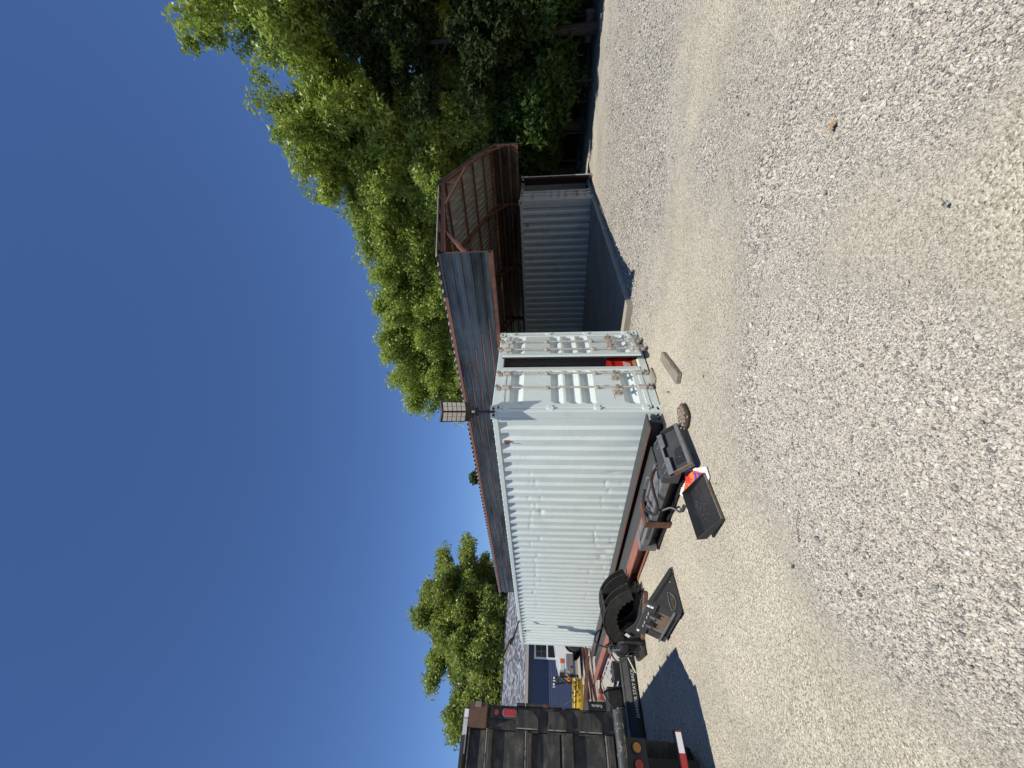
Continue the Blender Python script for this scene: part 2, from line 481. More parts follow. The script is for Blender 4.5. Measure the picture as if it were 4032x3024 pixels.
# ================================================================== ground
def coarse_mask(x, y):
    """1 where clean crushed stone lies, 0 where traffic has ground it to tan fines"""
    m = np.full_like(x, 0.36)
    blobs = [(-3.21, -2.76, 0.75, 1.0), (-3.7, -2.9, 0.7, 1.0), (-2.5, -2.66, 0.45, 0.7), (-3.67, -1.95, 0.45, 0.55), (-1.9, -4.6, 0.55, 0.6), (-2.2, -5.0, 0.5, 0.6),
             (4.0, -3.0, 2.2, 0.75), (5.5, -1.3, 2.0, 0.8), (-0.3, -3.6, 1.0, 0.45), (9, -4, 3.0, 0.6), (-1.9, -1.7, 0.8, 0.3), (-1.2, -3.1, 0.6, 0.35),
             (0.1, -0.8, 0.9, -0.3), (-0.6, -2.4, 0.8, -0.35), (-2.64, -3.75, 0.6, -0.6), (-3.4, -1.1, 0.75, -0.5), (-4.2, -1.9, 0.6, -0.4), (2.2, -4.5, 0.9, -0.5), (-1.75, -3.95, 0.5, -0.3),
             (1.8, -1.6, 1.1, -0.35), (-1.6, 0.9, 1.2, -0.35), (-2.5, 2.5, 1.2, -0.3), (6, -6, 1.5, -0.3)]
    for cx, cy, s, a in blobs:
        m += a * np.exp(-(((x - cx) ** 2 + (y - cy) ** 2) / (2 * s * s)))
    # wheel tracks sweeping past the containers
    for d0, wd, am in ((5.2, 0.42, -0.36), (6.9, 0.5, -0.30), (2.55, 0.30, -0.28)):
        r_ = np.hypot(x + 5.2, y + 5.4) + 0.5 * (vnoise(x, y, 2.5, 8) - 0.5)
        m += am * np.exp(-((r_ - d0) / wd) ** 2)
    m += (vnoise(x, y, 0.9, 3) - 0.5) * 0.55 + (vnoise(x, y, 0.3, 4) - 0.5) * 0.35
    return np.clip((m - 0.06) / 1.0, 0, 1)

def ground_z(x, y):
    return (vnoise(x, y, 1.6, 21) - 0.5) * 0.03 + (vnoise(x, y, 0.5, 22) - 0.5) * 0.012 - 0.012

def axis_coords(lo, hi, step, far):
    c = list(np.arange(lo, hi + 1e-6, step)); g = step; a = hi
    while a < far:
        g *= 1.35; a += g; c.append(a)
    g = step; a = lo
    while a > -far:
        g *= 1.35; a -= g; c.insert(0, a)
    return np.array(c)
gx = axis_coords(-6.5, 14, 0.13, 600); gy = axis_coords(-7.5, 9, 0.13, 600)
GX, GY = np.meshgrid(gx, gy)
gv = np.stack([GX.ravel(), GY.ravel(), ground_z(GX, GY).ravel()], 1)
nx, ny = len(gx), len(gy)
ii = (np.arange(ny - 1)[:, None] * nx + np.arange(nx - 1)[None, :]).ravel()
gf = np.stack([ii, ii + 1, ii + 1 + nx, ii + nx], 1)

def ground_mat():
    m = bpy.data.materials.new('gravel_ground')
    m.use_nodes = True
    t = m.node_tree
    b = t.nodes['Principled BSDF']
    b.inputs['Roughness'].default_value = 0.9
    b.inputs['Specular IOR Level'].default_value = 0.25
    tc = t.nodes.new('ShaderNodeTexCoord')
    at = t.nodes.new('ShaderNodeAttribute'); at.attribute_name = 'coarse'
    def vor(scale):
        v = t.nodes.new('ShaderNodeTexVoronoi'); v.inputs['Scale'].default_value = scale
        lk(t, tc.outputs['Object'], v.inputs['Vector']); return v
    v1, v2 = vor(42.0), vor(95.0)
    # coarse stone colours, darkened to paint the shade in the gaps between stones
    sp = t.nodes.new('ShaderNodeSeparateColor'); lk(t, v1.outputs['Color'], sp.inputs[0])
    r1 = t.nodes.new('ShaderNodeValToRGB'); els = r1.color_ramp.elements
    els[0].color = (0.11, 0.10, 0.085, 1); els[1].color = (0.52, 0.50, 0.46, 1)
    for p, c in ((0.25, (0.23, 0.215, 0.19)), (0.5, (0.35, 0.33, 0.295)), (0.75, (0.34, 0.325, 0.30))):
        e = els.new(p); e.color = (*c, 1)
    lk(t, sp.outputs[0], r1.inputs['Fac'])
    # fines
    sp2 = t.nodes.new('ShaderNodeSeparateColor'); lk(t, v2.outputs['Color'], sp2.inputs[0])
    r2 = t.nodes.new('ShaderNodeValToRGB'); els = r2.color_ramp.elements
    els[0].color = (0.17, 0.14, 0.10, 1); els[1].color = (0.64, 0.595, 0.485, 1)
    e = els.new(0.5); e.color = (0.455, 0.41, 0.32, 1)
    lk(t, sp2.outputs[0], r2.inputs['Fac'])
    mx = t.nodes.new('ShaderNodeMix'); mx.data_type = 'RGBA'
    lk(t, at.outputs['Fac'], mx.inputs['Factor']); lk(t, r2.outputs[0], mx.inputs['A']); lk(t, r1.outputs[0], mx.inputs['B'])
    # slow tone drift: damp / dusty patches
    n = t.nodes.new('ShaderNodeTexNoise'); n.inputs['Scale'].default_value = 0.7; n.inputs['Detail'].default_value = 5
    lk(t, tc.outputs['Object'], n.inputs['Vector'])
    mr = t.nodes.new('ShaderNodeMapRange'); mr.inputs['From Min'].default_value = 0.3; mr.inputs['From Max'].default_value = 0.7
    mr.inputs['To Min'].default_value = 0.85; mr.inputs['To Max'].default_value = 1.12
    lk(t, n.outputs['Fac'], mr.inputs['Value'])
    hs = t.nodes.new('ShaderNodeHueSaturation'); lk(t, mx.outputs['Result'], hs.inputs['Color']); lk(t, mr.outputs[0], hs.inputs['Value'])
    lk(t, hs.outputs[0], b.inputs['Base Color'])
    # relief of stones
    def inv(v, d):
        k = t.nodes.new('ShaderNodeMath'); k.operation = 'MULTIPLY'; k.inputs[1].default_value = -d
        lk(t, v.outputs['Distance'], k.inputs[0]); return k
    a = t.nodes.new('ShaderNodeMath'); a.operation = 'ADD'
    lk(t, inv(v1, 1.0).outputs[0], a.inputs[0]); lk(t, inv(v2, 0.45).outputs[0], a.inputs[1])
    bp = t.nodes.new('ShaderNodeBump'); bp.inputs['Distance'].default_value = 0.011; bp.inputs['Strength'].default_value = 0.9
    lk(t, a.outputs[0], bp.inputs['Height']); lk(t, bp.outputs[0], b.inputs['Normal'])
    return m
gme = np_mesh('ground', gv, gf, ground_mat())
ca = gme.attributes.new('coarse', 'FLOAT', 'POINT')
far = np.clip((np.hypot(GX - CAM.x, GY - CAM.y) - 10) / 14, 0, 1).ravel()
cm = coarse_mask(GX, GY).ravel()
ca.data.foreach_set('value', (cm * (1 - far) + 0.55 * far).astype(np.float32))
ground = bpy.data.objects.new('ground', gme); COL.objects.link(ground); ground['kind'] = 'structure'
ground['label'] = 'pale crushed stone gravel yard with tan worn patches'

# loose stones near the viewer: instances of a few crushed-stone shapes
stone_col = bpy.data.collections.new('stone_shapes')
def stone_mat():
    m = bpy.data.materials.new('crushed_limestone')
    m.use_nodes = True
    t = m.node_tree; b = t.nodes['Principled BSDF']
    oi = t.nodes.new('ShaderNodeObjectInfo')
    cr = t.nodes.new('ShaderNodeValToRGB'); cr.color_ramp.interpolation = 'LINEAR'
    els = cr.color_ramp.elements
    els[0].color = (0.16, 0.155, 0.145, 1); els[1].color = (0.64, 0.615, 0.555, 1)
    for p, c in ((0.10, (0.23, 0.22, 0.20)), (0.26, (0.39, 0.365, 0.315)), (0.42, (0.48, 0.44, 0.365)), (0.52, (0.49, 0.435, 0.35)), (0.60, (0.51, 0.465, 0.385)), (0.88, (0.57, 0.53, 0.45))):
        e = els.new(p); e.color = (*c, 1)
    lk(t, oi.outputs['Random'], cr.inputs['Fac'])
    # stones lying in the worn tracks are coated with tan fines
    ia = t.nodes.new('ShaderNodeAttribute'); ia.attribute_type = 'INSTANCER'; ia.attribute_name = 'coarse'
    tm = t.nodes.new('ShaderNodeMapRange'); tm.inputs['From Min'].default_value = 0.1; tm.inputs['From Max'].default_value = 0.75
    tm.inputs['To Min'].default_value = 0.6; tm.inputs['To Max'].default_value = 0.0
    lk(t, ia.outputs['Fac'], tm.inputs['Value'])
    tx = t.nodes.new('ShaderNodeMix'); tx.data_type = 'RGBA'; tx.inputs['B'].default_value = (0.445, 0.405, 0.31, 1)
    lk(t, tm.outputs[0], tx.inputs['Factor']); lk(t, cr.outputs[0], tx.inputs['A'])
    tc = t.nodes.new('ShaderNodeTexCoord'); n = t.nodes.new('ShaderNodeTexNoise'); n.inputs['Scale'].default_value = 3
    lk(t, tc.outputs['Object'], n.inputs['Vector'])
    mr = t.nodes.new('ShaderNodeMapRange'); mr.inputs['To Min'].default_value = 0.8; mr.inputs['To Max'].default_value = 1.15
    lk(t, n.outputs['Fac'], mr.inputs['Value'])
    hs = t.nodes.new('ShaderNodeHueSaturation'); lk(t, tx.outputs['Result'], hs.inputs['Color']); lk(t, mr.outputs[0], hs.inputs['Value'])
    lk(t, hs.outputs[0], b.inputs['Base Color'])
    b.inputs['Roughness'].default_value = 0.85; b.inputs['Specular IOR Level'].default_value = 0.3
    return m
smat = stone_mat()
for k in range(7):
    bm = bmesh.new()
    bmesh.ops.create_icosphere(bm, subdivisions=1 if k % 2 else 2, radius=1.0)
    ax = Vector((random.uniform(0.8, 1.25), random.uniform(0.6, 0.95), random.uniform(0.5, 0.78)))
    for v in bm.verts:
        j = 1 + random.uniform(-0.24, 0.2)
        v.co = Vector((v.co.x * ax.x, v.co.y * ax.y, v.co.z * ax.z)) * j
    me = bpy.data.meshes.new('stone'); bm.to_mesh(me); bm.free(); me.materials.append(smat)
    stone_col.objects.link(bpy.data.objects.new('stone_shape', me))

def scatter(n, rmin, rmax, half=58):
    """points on the ground, even per area, in a fan in front of the viewer"""
    r = np.sqrt(RNG.uniform(rmin ** 2, rmax ** 2, n))
    a0 = math.degrees(math.atan2(FWD.y, FWD.x))
    a = np.radians(a0 + RNG.uniform(-half, half, n))
    return CAM.x + r * np.cos(a), CAM.y + r * np.sin(a)
px, py, pr, ps = [], [], [], []
for n, rmin, rmax, base, fines in ((400000, 1.15, 3.8, 0.0049, 0.5), (270000, 3.8, 7.0, 0.0072, 0.34), (150000, 7.0, 16.0, 0.0110, 0.3)):
    x, y = scatter(n, rmin, rmax)
    c = coarse_mask(x, y)
    keep = RNG.random(n) < (fines + (1 - fines) * c) * np.clip((17.0 - np.hypot(x - CAM.x, y - CAM.y)) / 6.0, 0, 1)
    x, y, c = x[keep], y[keep], c[keep]
    s = base * np.exp(RNG.normal(0, 0.34, len(x))) * (0.46 + 0.56 * c)
    big = RNG.random(len(x)) < 0.02
    s[big] *= 1.7
    px.append(x); py.append(y); ps.append(np.clip(s, 0.0025, 0.028)); pr.append(c)
px, py, ps, pr = map(np.concatenate, (px, py, ps, pr))
inside = ((px > 3.0) & (px < 11.0) & (py > -0.28)) | ((px > 0.05) & (px < 2.4) & (py > 0.03)) | ((px > 11.05) & (px < 13.4) & (py > -0.2))
px, py, ps, pr = px[~inside], py[~inside], ps[~inside], pr[~inside]
pz = ground_z(px, py) + ps * (0.05 + 0.40 * pr) + ps * RNG.uniform(-0.2, 0.45, len(px)) 
N = len(px)
sme = bpy.data.meshes.new('gravel')
sme.vertices.add(N)
sme.vertices.foreach_set('co', np.stack([px, py, pz], 1).astype(np.float32).ravel())
a = sme.attributes.new('scl', 'FLOAT_VECTOR', 'POINT')
a.data.foreach_set('vector', (ps[:, None] * RNG.uniform(0.8, 1.2, (N, 3))).astype(np.float32).ravel())
a = sme.attributes.new('rot', 'FLOAT_VECTOR', 'POINT')
rr = RNG.normal(0, 0.6, (N, 3)); rr[:, 2] = RNG.uniform(0, 6.283, N)
a.data.foreach_set('vector', rr.astype(np.float32).ravel())
a = sme.attributes.new('coarse', 'FLOAT', 'POINT')
a.data.foreach_set('value', pr.astype(np.float32))
a = sme.attributes.new('pick', 'INT', 'POINT')
a.data.foreach_set('value', RNG.integers(0, 7, N).astype(np.int32))
gravel = bpy.data.objects.new('gravel', sme); COL.objects.link(gravel)
gravel['kind'] = 'stuff'; gravel['label'] = 'loose crushed limestone scattered over the yard'; gravel['category'] = 'gravel'
ng = bpy.data.node_groups.new('stone_scatter', 'GeometryNodeTree')
ng.interface.new_socket('Geometry', in_out='INPUT', socket_type='NodeSocketGeometry')
ng.interface.new_socket('Geometry', in_out='OUTPUT', socket_type='NodeSocketGeometry')
gi = ng.nodes.new('NodeGroupInput'); go = ng.nodes.new('NodeGroupOutput')
mp_ = ng.nodes.new('GeometryNodeMeshToPoints')
iop = ng.nodes.new('GeometryNodeInstanceOnPoints')
cin = ng.nodes.new('GeometryNodeCollectionInfo')
cin.inputs['Collection'].default_value = stone_col
cin.inputs['Separate Children'].default_value = True
cin.inputs['Reset Children'].default_value = True
def named(nm, ty):
    n = ng.nodes.new('GeometryNodeInputNamedAttribute'); n.data_type = ty; n.inputs['Name'].default_value = nm; return n
e2r = ng.nodes.new('FunctionNodeEulerToRotation')
ng.links.new(named('rot', 'FLOAT_VECTOR').outputs['Attribute'], e2r.inputs[0])
ng.links.new(gi.outputs[0], mp_.inputs['Mesh'])
ng.links.new(mp_.outputs[0], iop.inputs['Points'])
ng.links.new(cin.outputs[0], iop.inputs['Instance'])
iop.inputs['Pick Instance'].default_value = True
ng.links.new(named('pick', 'INT').outputs['Attribute'], iop.inputs['Instance Index'])
ng.links.new(e2r.outputs[0], iop.inputs['Rotation'])
ng.links.new(named('scl', 'FLOAT_VECTOR').outputs['Attribute'], iop.inputs['Scale'])
ng.links.new(iop.outputs[0], go.inputs[0])
md = gravel.modifiers.new('scatter', 'NODES'); md.node_group = ng

# forest floor beyond the yard
ff = MB()
edge = [(14.6, -12), (15.3, -7.5), (16.3, -4.6), (17.3, -2.4), (18.2, -0.2), (19.0, 2.5), (19.5, 6), (19.0, 12), (17, 18), (15, 24), (13, 60)]
ff.add([(p[0] + random.uniform(-.2, .2), p[1], 0.012) for p in edge] + [(140, p[1] * 3, 0.05) for p in edge], [(i, i + 1, len(edge) + i + 1, len(edge) + i) for i in range(len(edge) - 1)])
fo = ff.build('forest_floor', litter_m); fo['kind'] = 'structure'; fo['label'] = 'dark leaf litter under the trees'

# concrete slab between the containers
sb = MB(); sb.bx(3.05, 10.98, -0.25, 3.4, -0.1, 0.125); sb.bx(3.05, 10.98, 3.408, 7.6, -0.1, 0.125); sb.bx(3.05, 10.98, 7.608, 13.2, -0.1, 0.125)
so_ = sb.build('concrete_slab', concrete, bevel=0.01, seg=2); so_['kind'] = 'structure'; so_['label'] = 'grey concrete slab floor between the two containers'

# ================================================================== shipping containers
CW, CL, CH = 2.438, 12.192, 2.896

def side_profile(n=42):
    """(y, depth) of trapezoid corrugations"""
    y0, y1 = 0.178, CL - 0.178
    p = (y1 - y0) / n
    pts = []
    for i in range(n):
        b = y0 + i * p
        pts += [(b, 0.0), (b + 0.32 * p, 0.0), (b + 0.48 * p, 1.0), (b + 0.82 * p, 1.0)]
    pts.append((y1, 0.0))
    return pts

def make_container(name, label, loc, paint, open_deg, dents, rail_mat, left_open=0.0):
    c = T(name, label, 'container', loc, 'shipping containers under the canopy')
    O = Vector(loc)
    X0 = Matrix.Translation(O)
    def mb(x=None): return MB(X0 if x is None else X0 @ x)
    prof = side_profile()
    zs = np.concatenate([np.linspace(0.17, 2.775, 80)])
    # dents pushed into the outward ridges
    dl = []
    if dents:
        rd = random.Random(5)
        for row, spread in ((0.73, 0.05), (0.36, 0.08), (2.15, 0.08), (2.25, 0.05)):
            y = 1.5
            while y < 11.5:
                y += 0.287 * rd.choice((1, 1, 2, 3))
                if row > 1 and y > 9.6: continue
                dl.append((y, row + rd.gauss(0, spread), rd.uniform(0.005, 0.013), rd.uniform(0.022, 0.036), rd.uniform(0.04, 0.08)))
        dl += [(1.72, 0.62, 0.02, 0.13, 0.04), (4.9, 0.45, 0.022, 0.14, 0.07), (4.5, 0.3, 0.022, 0.10, 0.06), (5.2, 0.55, 0.02, 0.08, 0.09), (3.15, 2.05, 0.02, 0.06, 0.09)]
    def wob(y, z):
        return 0.0022 * math.sin(y * 3.1 + z * 1.7) + 0.0018 * math.sin(y * 7.7 - z * 4.1 + 1)
    for side in (0, 1):
        rows = []
        for z in zs:
            r = []
            for y, d in prof:
                xx = 0.012 + 0.044 * d + wob(y, z)
                for (dy, dz, am, sz, sy) in dl if side == 0 else ():
                    if abs(z - dz) < sz * 3 and abs(y - dy) < sy * 3:
                        xx += am * math.exp(-((z - dz) / sz) ** 2 - ((y - dy) / sy) ** 2)
                r.append((xx if side == 0 else CW - xx, y, z))
            rows.append(r)
        o = mb().grid(rows).build('side_panel', paint, c)
    # rails and posts
    for s in (0, 1):
        xa, xb = (0.002, 0.075) if s == 0 else (CW - 0.075, CW - 0.002)
        mb().bx(xa, xb, 0.178, CL - 0.178, 2.772, 2.862).build('top_rail', paint, c, bevel=0.006)
        mb().bx(xa, xb, 0.178, CL - 0.178, 0.03, 0.172).build('bottom_rail', rail_mat, c, bevel=0.006)
        # corner posts: front post is a folded section with a wide side flange
        xa, xb = (0.004, 0.085) if s == 0 else (CW - 0.085, CW - 0.004)
        q = mb(); q.bx(xa, xb, 0.003, 0.178, 0.118, 2.778)
        q.build('corner_post', paint, c, bevel=0.012, seg=2)
        mb().bx(xa, xb, CL - 0.178, CL - 0.003, 0.118, 2.778).build('corner_post', paint, c, bevel=0.012, seg=2)
    # castings with their oval slots
    for sx in (0, 1):
        for sy in (0, 1):
            for sz in (0, 1):
                w, l, h = 0.162, 0.178, 0.118
                x0 = 0 if sx == 0 else CW - w; y0 = 0 if sy == 0 else CL - l; z0 = 0 if sz == 0 else CH - h
                m = mb()
                if sy == 0: m.plate_hole((x0, y0, z0), (1, 0, 0), (0, 0, 1), w, h, w / 2, h / 2, 0.042, 0.025, 0.03)
                else: m.add([(x0, y0 + l, z0), (x0 + w, y0 + l, z0), (x0 + w, y0 + l, z0 + h), (x0, y0 + l, z0 + h)], [(0, 1, 2, 3)])
                if sx == 0: m.plate_hole((x0, y0 + l, z0), (0, -1, 0), (0, 0, 1), l, h, l / 2, h / 2, 0.042, 0.025, 0.03)
                else: m.plate_hole((x0 + w, y0, z0), (0, 1, 0), (0, 0, 1), l, h, l / 2, h / 2, 0.042, 0.025, 0.03)
                m.add([(x0, y0, z0 + h), (x0 + w, y0, z0 + h), (x0 + w, y0 + l, z0 + h), (x0, y0 + l, z0 + h)], [(0, 1, 2, 3)])
                m.add([(x0, y0, z0), (x0 + w, y0, z0), (x0 + w, y0 + l, z0), (x0, y0 + l, z0)], [(3, 2, 1, 0)])
                o = m.build('corner_casting', paint, c)
                if sy == 0:
                    mm = mb()
                    xs = 0.0 if sx == 0 else 0
                    mm.bx(x0 + 0.03, x0 + w - 0.03, y0 + 0.027, y0 + 0.029, z0 + 0.028, z0 + h - 0.028)
                    if sx == 0: mm.bx(x0 + 0.027, x0 + 0.029, y0 + 0.03, y0 + l - 0.03, z0 + 0.028, z0 + h - 0.028)
                    mm.build('slot', hole_dark, o)
    # header, sill, end wall, roof, floor
    mb().bx(0.162, CW - 0.162, 0.012, 0.09, 2.745, 2.872).build('door_header', paint, c, bevel=0.01, seg=2)
    mb().bx(0.162, CW - 0.162, 0.006, 0.11, 0.01, 0.150).build('door_sill', paint, c, bevel=0.008)
    rows = []
    for z in (0.15, 2.78):
        r = []
        n = 9; p = (CW - 0.17) / n
        for i in range(n):
            b = 0.085 + i * p
            r += [(b, CL - 0.02, z), (b + 0.3 * p, CL - 0.02, z), (b + 0.5 * p, CL - 0.06, z), (b + 0.8 * p, CL - 0.06, z)]
        r.append((CW - 0.085, CL - 0.02, z)); rows.append(r)
    mb().grid(rows).build('end_wall', paint, c)
    rows = []
    for x in (0.03, CW / 2, CW - 0.03):
        r = []
        n = 58; p = (CL - 0.36) / n
        for i in range(n):
            b = 0.18 + i * p
            r += [(x, b, 2.858), (x, b + 0.4 * p, 2.858), (x, b + 0.55 * p, 2.878), (x, b + 0.85 * p, 2.878)]
        rows.append(r)
    m = mb().grid(rows); m.bx(0.162, CW - 0.162, 0.09, 0.2, 2.845, 2.86)
    m.build('roof_panel', paint, c)
    mb().bx(0.05, CW - 0.05, 0.09, CL - 0.05, 0.13, 0.165).build('floor', floor_wood, c)
    # doors
    DW = 1.125
    def door(hinge_x, direction, deg):
        """direction +1: leaf runs towards +x from its hinge"""
        R = Matrix.Translation((hinge_x, 0.02, 0)) @ Matrix.Rotation(math.radians(-deg * direction), 4, 'Z')
        def db(): return MB(X0 @ R)
        d = direction
        def xx(a): return a * d
        z0, z1 = 0.152, 2.742
        # pressed panel: five horizontal recesses
        zz = [z0, 0.32]; dd = [0.0, 0.0]
        rec = [(0.325, 0.575), (1.06, 1.30), (1.325, 1.575), (1.62, 1.84), (2.335, 2.58)]
        prof_ = [(z0, 0.0)]
        for a_, b_ in rec:
            prof_ += [(a_, 0.0), (a_ + 0.085, 0.046), (b_ - 0.085, 0.046), (b_, 0.0)]
        prof_.append((z1, 0.0))
        rows = []
        cols = [0.10, 0.112, 0.16, DW * .33, DW * 0.5, DW * .66, DW - 0.15, DW - 0.102, DW - 0.09]
        for k_, q in enumerate(cols):
            f = 0.0 if k_ in (0, 1, len(cols) - 1, len(cols) - 2) else 1.0
            rows.append([(xx(q), -0.012 + f * dp + 0.0015 * math.sin(9 * q + 5 * z), z) for z, dp in prof_])
        m = db().grid(rows)
        leaf = m.build('door_leaf', paint, c)
        fr = db()
        for (xa, xb, za, zb) in ((0.0, 0.102, z0, z1), (DW - 0.092, DW, z0, z1)):
            a_, b_ = sorted((xx(xa), xx(xb)))
            fr.bx(a_, b_, -0.022, 0.03, za, zb)
        a_, b_ = sorted((xx(0.10), xx(DW - 0.09)))
        fr.bx(a_, b_, -0.020, 0.028, z0, z0 + 0.075); fr.bx(a_, b_, -0.020, 0.028, z1 - 0.075, z1)
        fr.build('door_frame', paint, leaf, bevel=0.005)
        g = db(); a_, b_ = sorted((xx(DW - 0.012), xx(DW + 0.012)))
        g.bx(a_, b_, 0.012, 0.036, z0 - 0.01, z1 + 0.01); g.build('gasket', gasket, leaf)
        b2 = db(); a_, b_ = sorted((xx(0.03), xx(DW - 0.03)))
        b2.bx(a_, b_, 0.05, 0.056, z0 + 0.02, z1 - 0.02); b2.build('inner_skin', door_inner, leaf)
        # lock rods
        for rx in (0.50, 0.90):
            lr = db(); lr.tube([(xx(rx), -0.052, 0.06), (xx(rx), -0.052, 2.84)], 0.0165, 10)
            rod = lr.build('lock_rod', rod_paint, leaf, smooth=True)
            for gz in (1.02, 1.91):
                gd = db(); gd.bx(xx(rx) - 0.032, xx(rx) + 0.032, -0.075, -0.02, gz - 0.028, gz + 0.028)
                gd.build('rod_guide', rod_paint, rod, bevel=0.008)
            for z_ in (0.23, 2.66):
                cm_ = db(); cm_.bx(xx(rx) - 0.038, xx(rx) + 0.038, -0.082, -0.02, z_ - 0.075, z_ + 0.075)
                cm_.build('rod_bracket', rod_paint, rod, bevel=0.012, seg=2)
            for z_ in (0.085, 2.80):
                kp = db()
                kp.bx(xx(rx) - 0.03, xx(rx) + 0.03, -0.078, -0.03, z_ - 0.03, z_ + 0.03)
                kp.bx(xx(rx) - 0.045, xx(rx) - 0.03, -0.085, -0.015, z_ - 0.04, z_ + 0.02)
                kp.tube([(xx(rx) + 0.01, -0.09, z_ - 0.02), (xx(rx) + 0.035, -0.095, z_ + 0.03), (xx(rx) - 0.02, -0.085, z_ + 0.05)], 0.013, 6)
                kp.build('cam_end', rust_rod, rod, bevel=0.006)
            hd = db()
            hx = -0.30 * d
            hd.beam((xx(rx), -0.075, 0.665), (xx(rx) + hx * 0.55, -0.08, 0.66), 0.016, 0.034)
            hd.beam((xx(rx) + hx * 0.5, -0.08, 0.672), (xx(rx) + hx * 0.9, -0.085, 0.64), 0.014, 0.028)
            hd.bx(xx(rx) + hx * 0.52 - 0.022, xx(rx) + hx * 0.52 + 0.022, -0.095, -0.022, 0.60, 0.735)
            hd.bx(xx(rx) - 0.028, xx(rx) + 0.028, -0.088, -0.03, 0.625, 0.70)
            hd.build('handle', rust_rod, rod, bevel=0.005)
        # hinges
        for hz in (0.26, 1.06, 1.86, 2.62):
            h = db(); xa, xb = sorted((xx(-0.055), xx(0.06)))
            h.bx(xa, xb, -0.034, -0.012, hz - 0.045, hz + 0.045)
            h.tube([(xx(-0.012), -0.026, hz - 0.06), (xx(-0.012), -0.026, hz + 0.06)], 0.02, 8)
            h.build('hinge', paint, leaf, bevel=0.006)
        return leaf
    door(0.092, 1, left_open)
    dr = door(CW - 0.092, -1, open_deg)
    return c

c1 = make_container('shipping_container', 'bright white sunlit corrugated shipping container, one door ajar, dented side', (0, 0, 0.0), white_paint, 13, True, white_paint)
c2 = make_container('shipping_container', 'shaded grey-white shipping container at the far side of the slab beside the trees', (11.03, -0.25, -0.05), white_paint_shade, 27, False, rust_frame)
# vents and plate on the near container
vm = MB(); vm.bx(-0.012, 0.02, 0.755, 0.845, 2.60, 2.70); vm.build('vent_cover', rust_stain, c1, bevel=0.006)
vm = MB(); vm.bx(-0.004, 0.03, 10.75, 10.83, 2.62, 2.70); vm.build('vent_cover', rust_stain, c1, bevel=0.006)
vm = MB(); vm.bx(11.005, 11.05, 0.62, 0.70, 2.50, 2.60); vm.build('vent_cover', rust_edge, c2, bevel=0.006)
pm = MB(); pm.bx(0.30, 0.56, 0.0035, 0.006, 0.74, 1.0); pm.build('data_plate', white_paint, c1)
# wooden packing under the sill
w = MB(Matrix.Translation((0.78, -0.10, 0.0)) @ rot_z(0.12)); w.bx(-0.16, 0.2, -0.07, 0.09, -0.02, 0.028)
tag(w.build('timber_shim', timber, bevel=0.006), 'flat timber shim tucked under the white container sill', 'timber')

# ================================================================== canopy over the slab
can = T('steel_canopy', 'rusty steel framed canopy with galvanised sheets spanning the two containers', 'canopy', (7.7, 5.0, 0))
XL, XR, XM = 2.44, 12.98, 7.71
YF, YB = -1.82, 13.55
ZE, ZK, ZR = 2.90, 3.93, 4.93
slope = (ZR - ZK) / (XM - XL)
def roof_z(x): return ZR - slope * abs(x - XM)
# eave tubes with open ends
for x in (XL, XR):
    m = MB()
    w_, t_ = 0.10, 0.008
    x0, x1, z0, z1 = x - w_ / 2, x + w_ / 2, ZE + 0.004, ZE + 0.004 + w_
    m.bx(x0, x1, YF, YB, z0, z0 + t_); m.bx(x0, x1, YF, YB, z1 - t_, z1)
    m.bx(x0, x0 + t_, YF, YB, z0 + t_, z1 - t_); m.bx(x1 - t_, x1, YF, YB, z0 + t_, z1 - t_)
    m.build('eave_beam', rust_frame, can)
# frames
frames = [YF + 0.05, 0.42, 3.25, 6.1, 8.9, 11.7, YB - 0.06]
for k, y in enumerate(frames):
    mat = rust_frame
    for x, s in ((XL, 1), (XR, -1)):
        MB().bx(x - 0.04 + 0.02 * s, x + 0.04 + 0.02 * s, y - 0.04, y + 0.04, ZE + 0.105, ZK - 0.02).build('post', mat, can)
        MB().beam((x + 0.03 * s, y, roof_z(x) - 0.06), (XM - 0.02 * s, y, ZR - 0.06), 0.08, 0.09).build('rafter', mat, can)
        # knee brace
        MB().beam((x + 0.05 * s, y + 0.003, ZE + 0.52), (x + 1.28 * s, y + 0.003, roof_z(x + 1.28 * s) - 0.10), 0.06, 0.06).build('knee_brace', mat, can)
    MB().beam((5.55, y - 0.005, roof_z(5.55) - 0.10), (9.6, y - 0.005, roof_z(9.6) - 0.10), 0.06, 0.07).build('collar_tie', mat, can)
    MB().beam((XM, y, ZR - 0.12), (XM, y, roof_z(5.55) - 0.08), 0.06, 0.06, (1, 0, 0)).build('king_post', mat, can)
# purlins along the length
for s in (-1, 1):
    for q in (0.35, 1.7, 2.9, 4.1, 5.05):
        x = XM + s * q
        MB().beam((x, YF, roof_z(x) + 0.01), (x, YB, roof_z(x) + 0.01), 0.05, 0.06).build('purlin', rust_frame, can)
for x, s in ((XL, 1), (XR, -1)):
    for z in (3.25, 3.62, ZK - 0.03):
        MB().beam((x + 0.075 * s, YF + 0.01, z), (x + 0.075 * s, YB, z), 0.04, 0.05).build('girt', rust_frame, can)
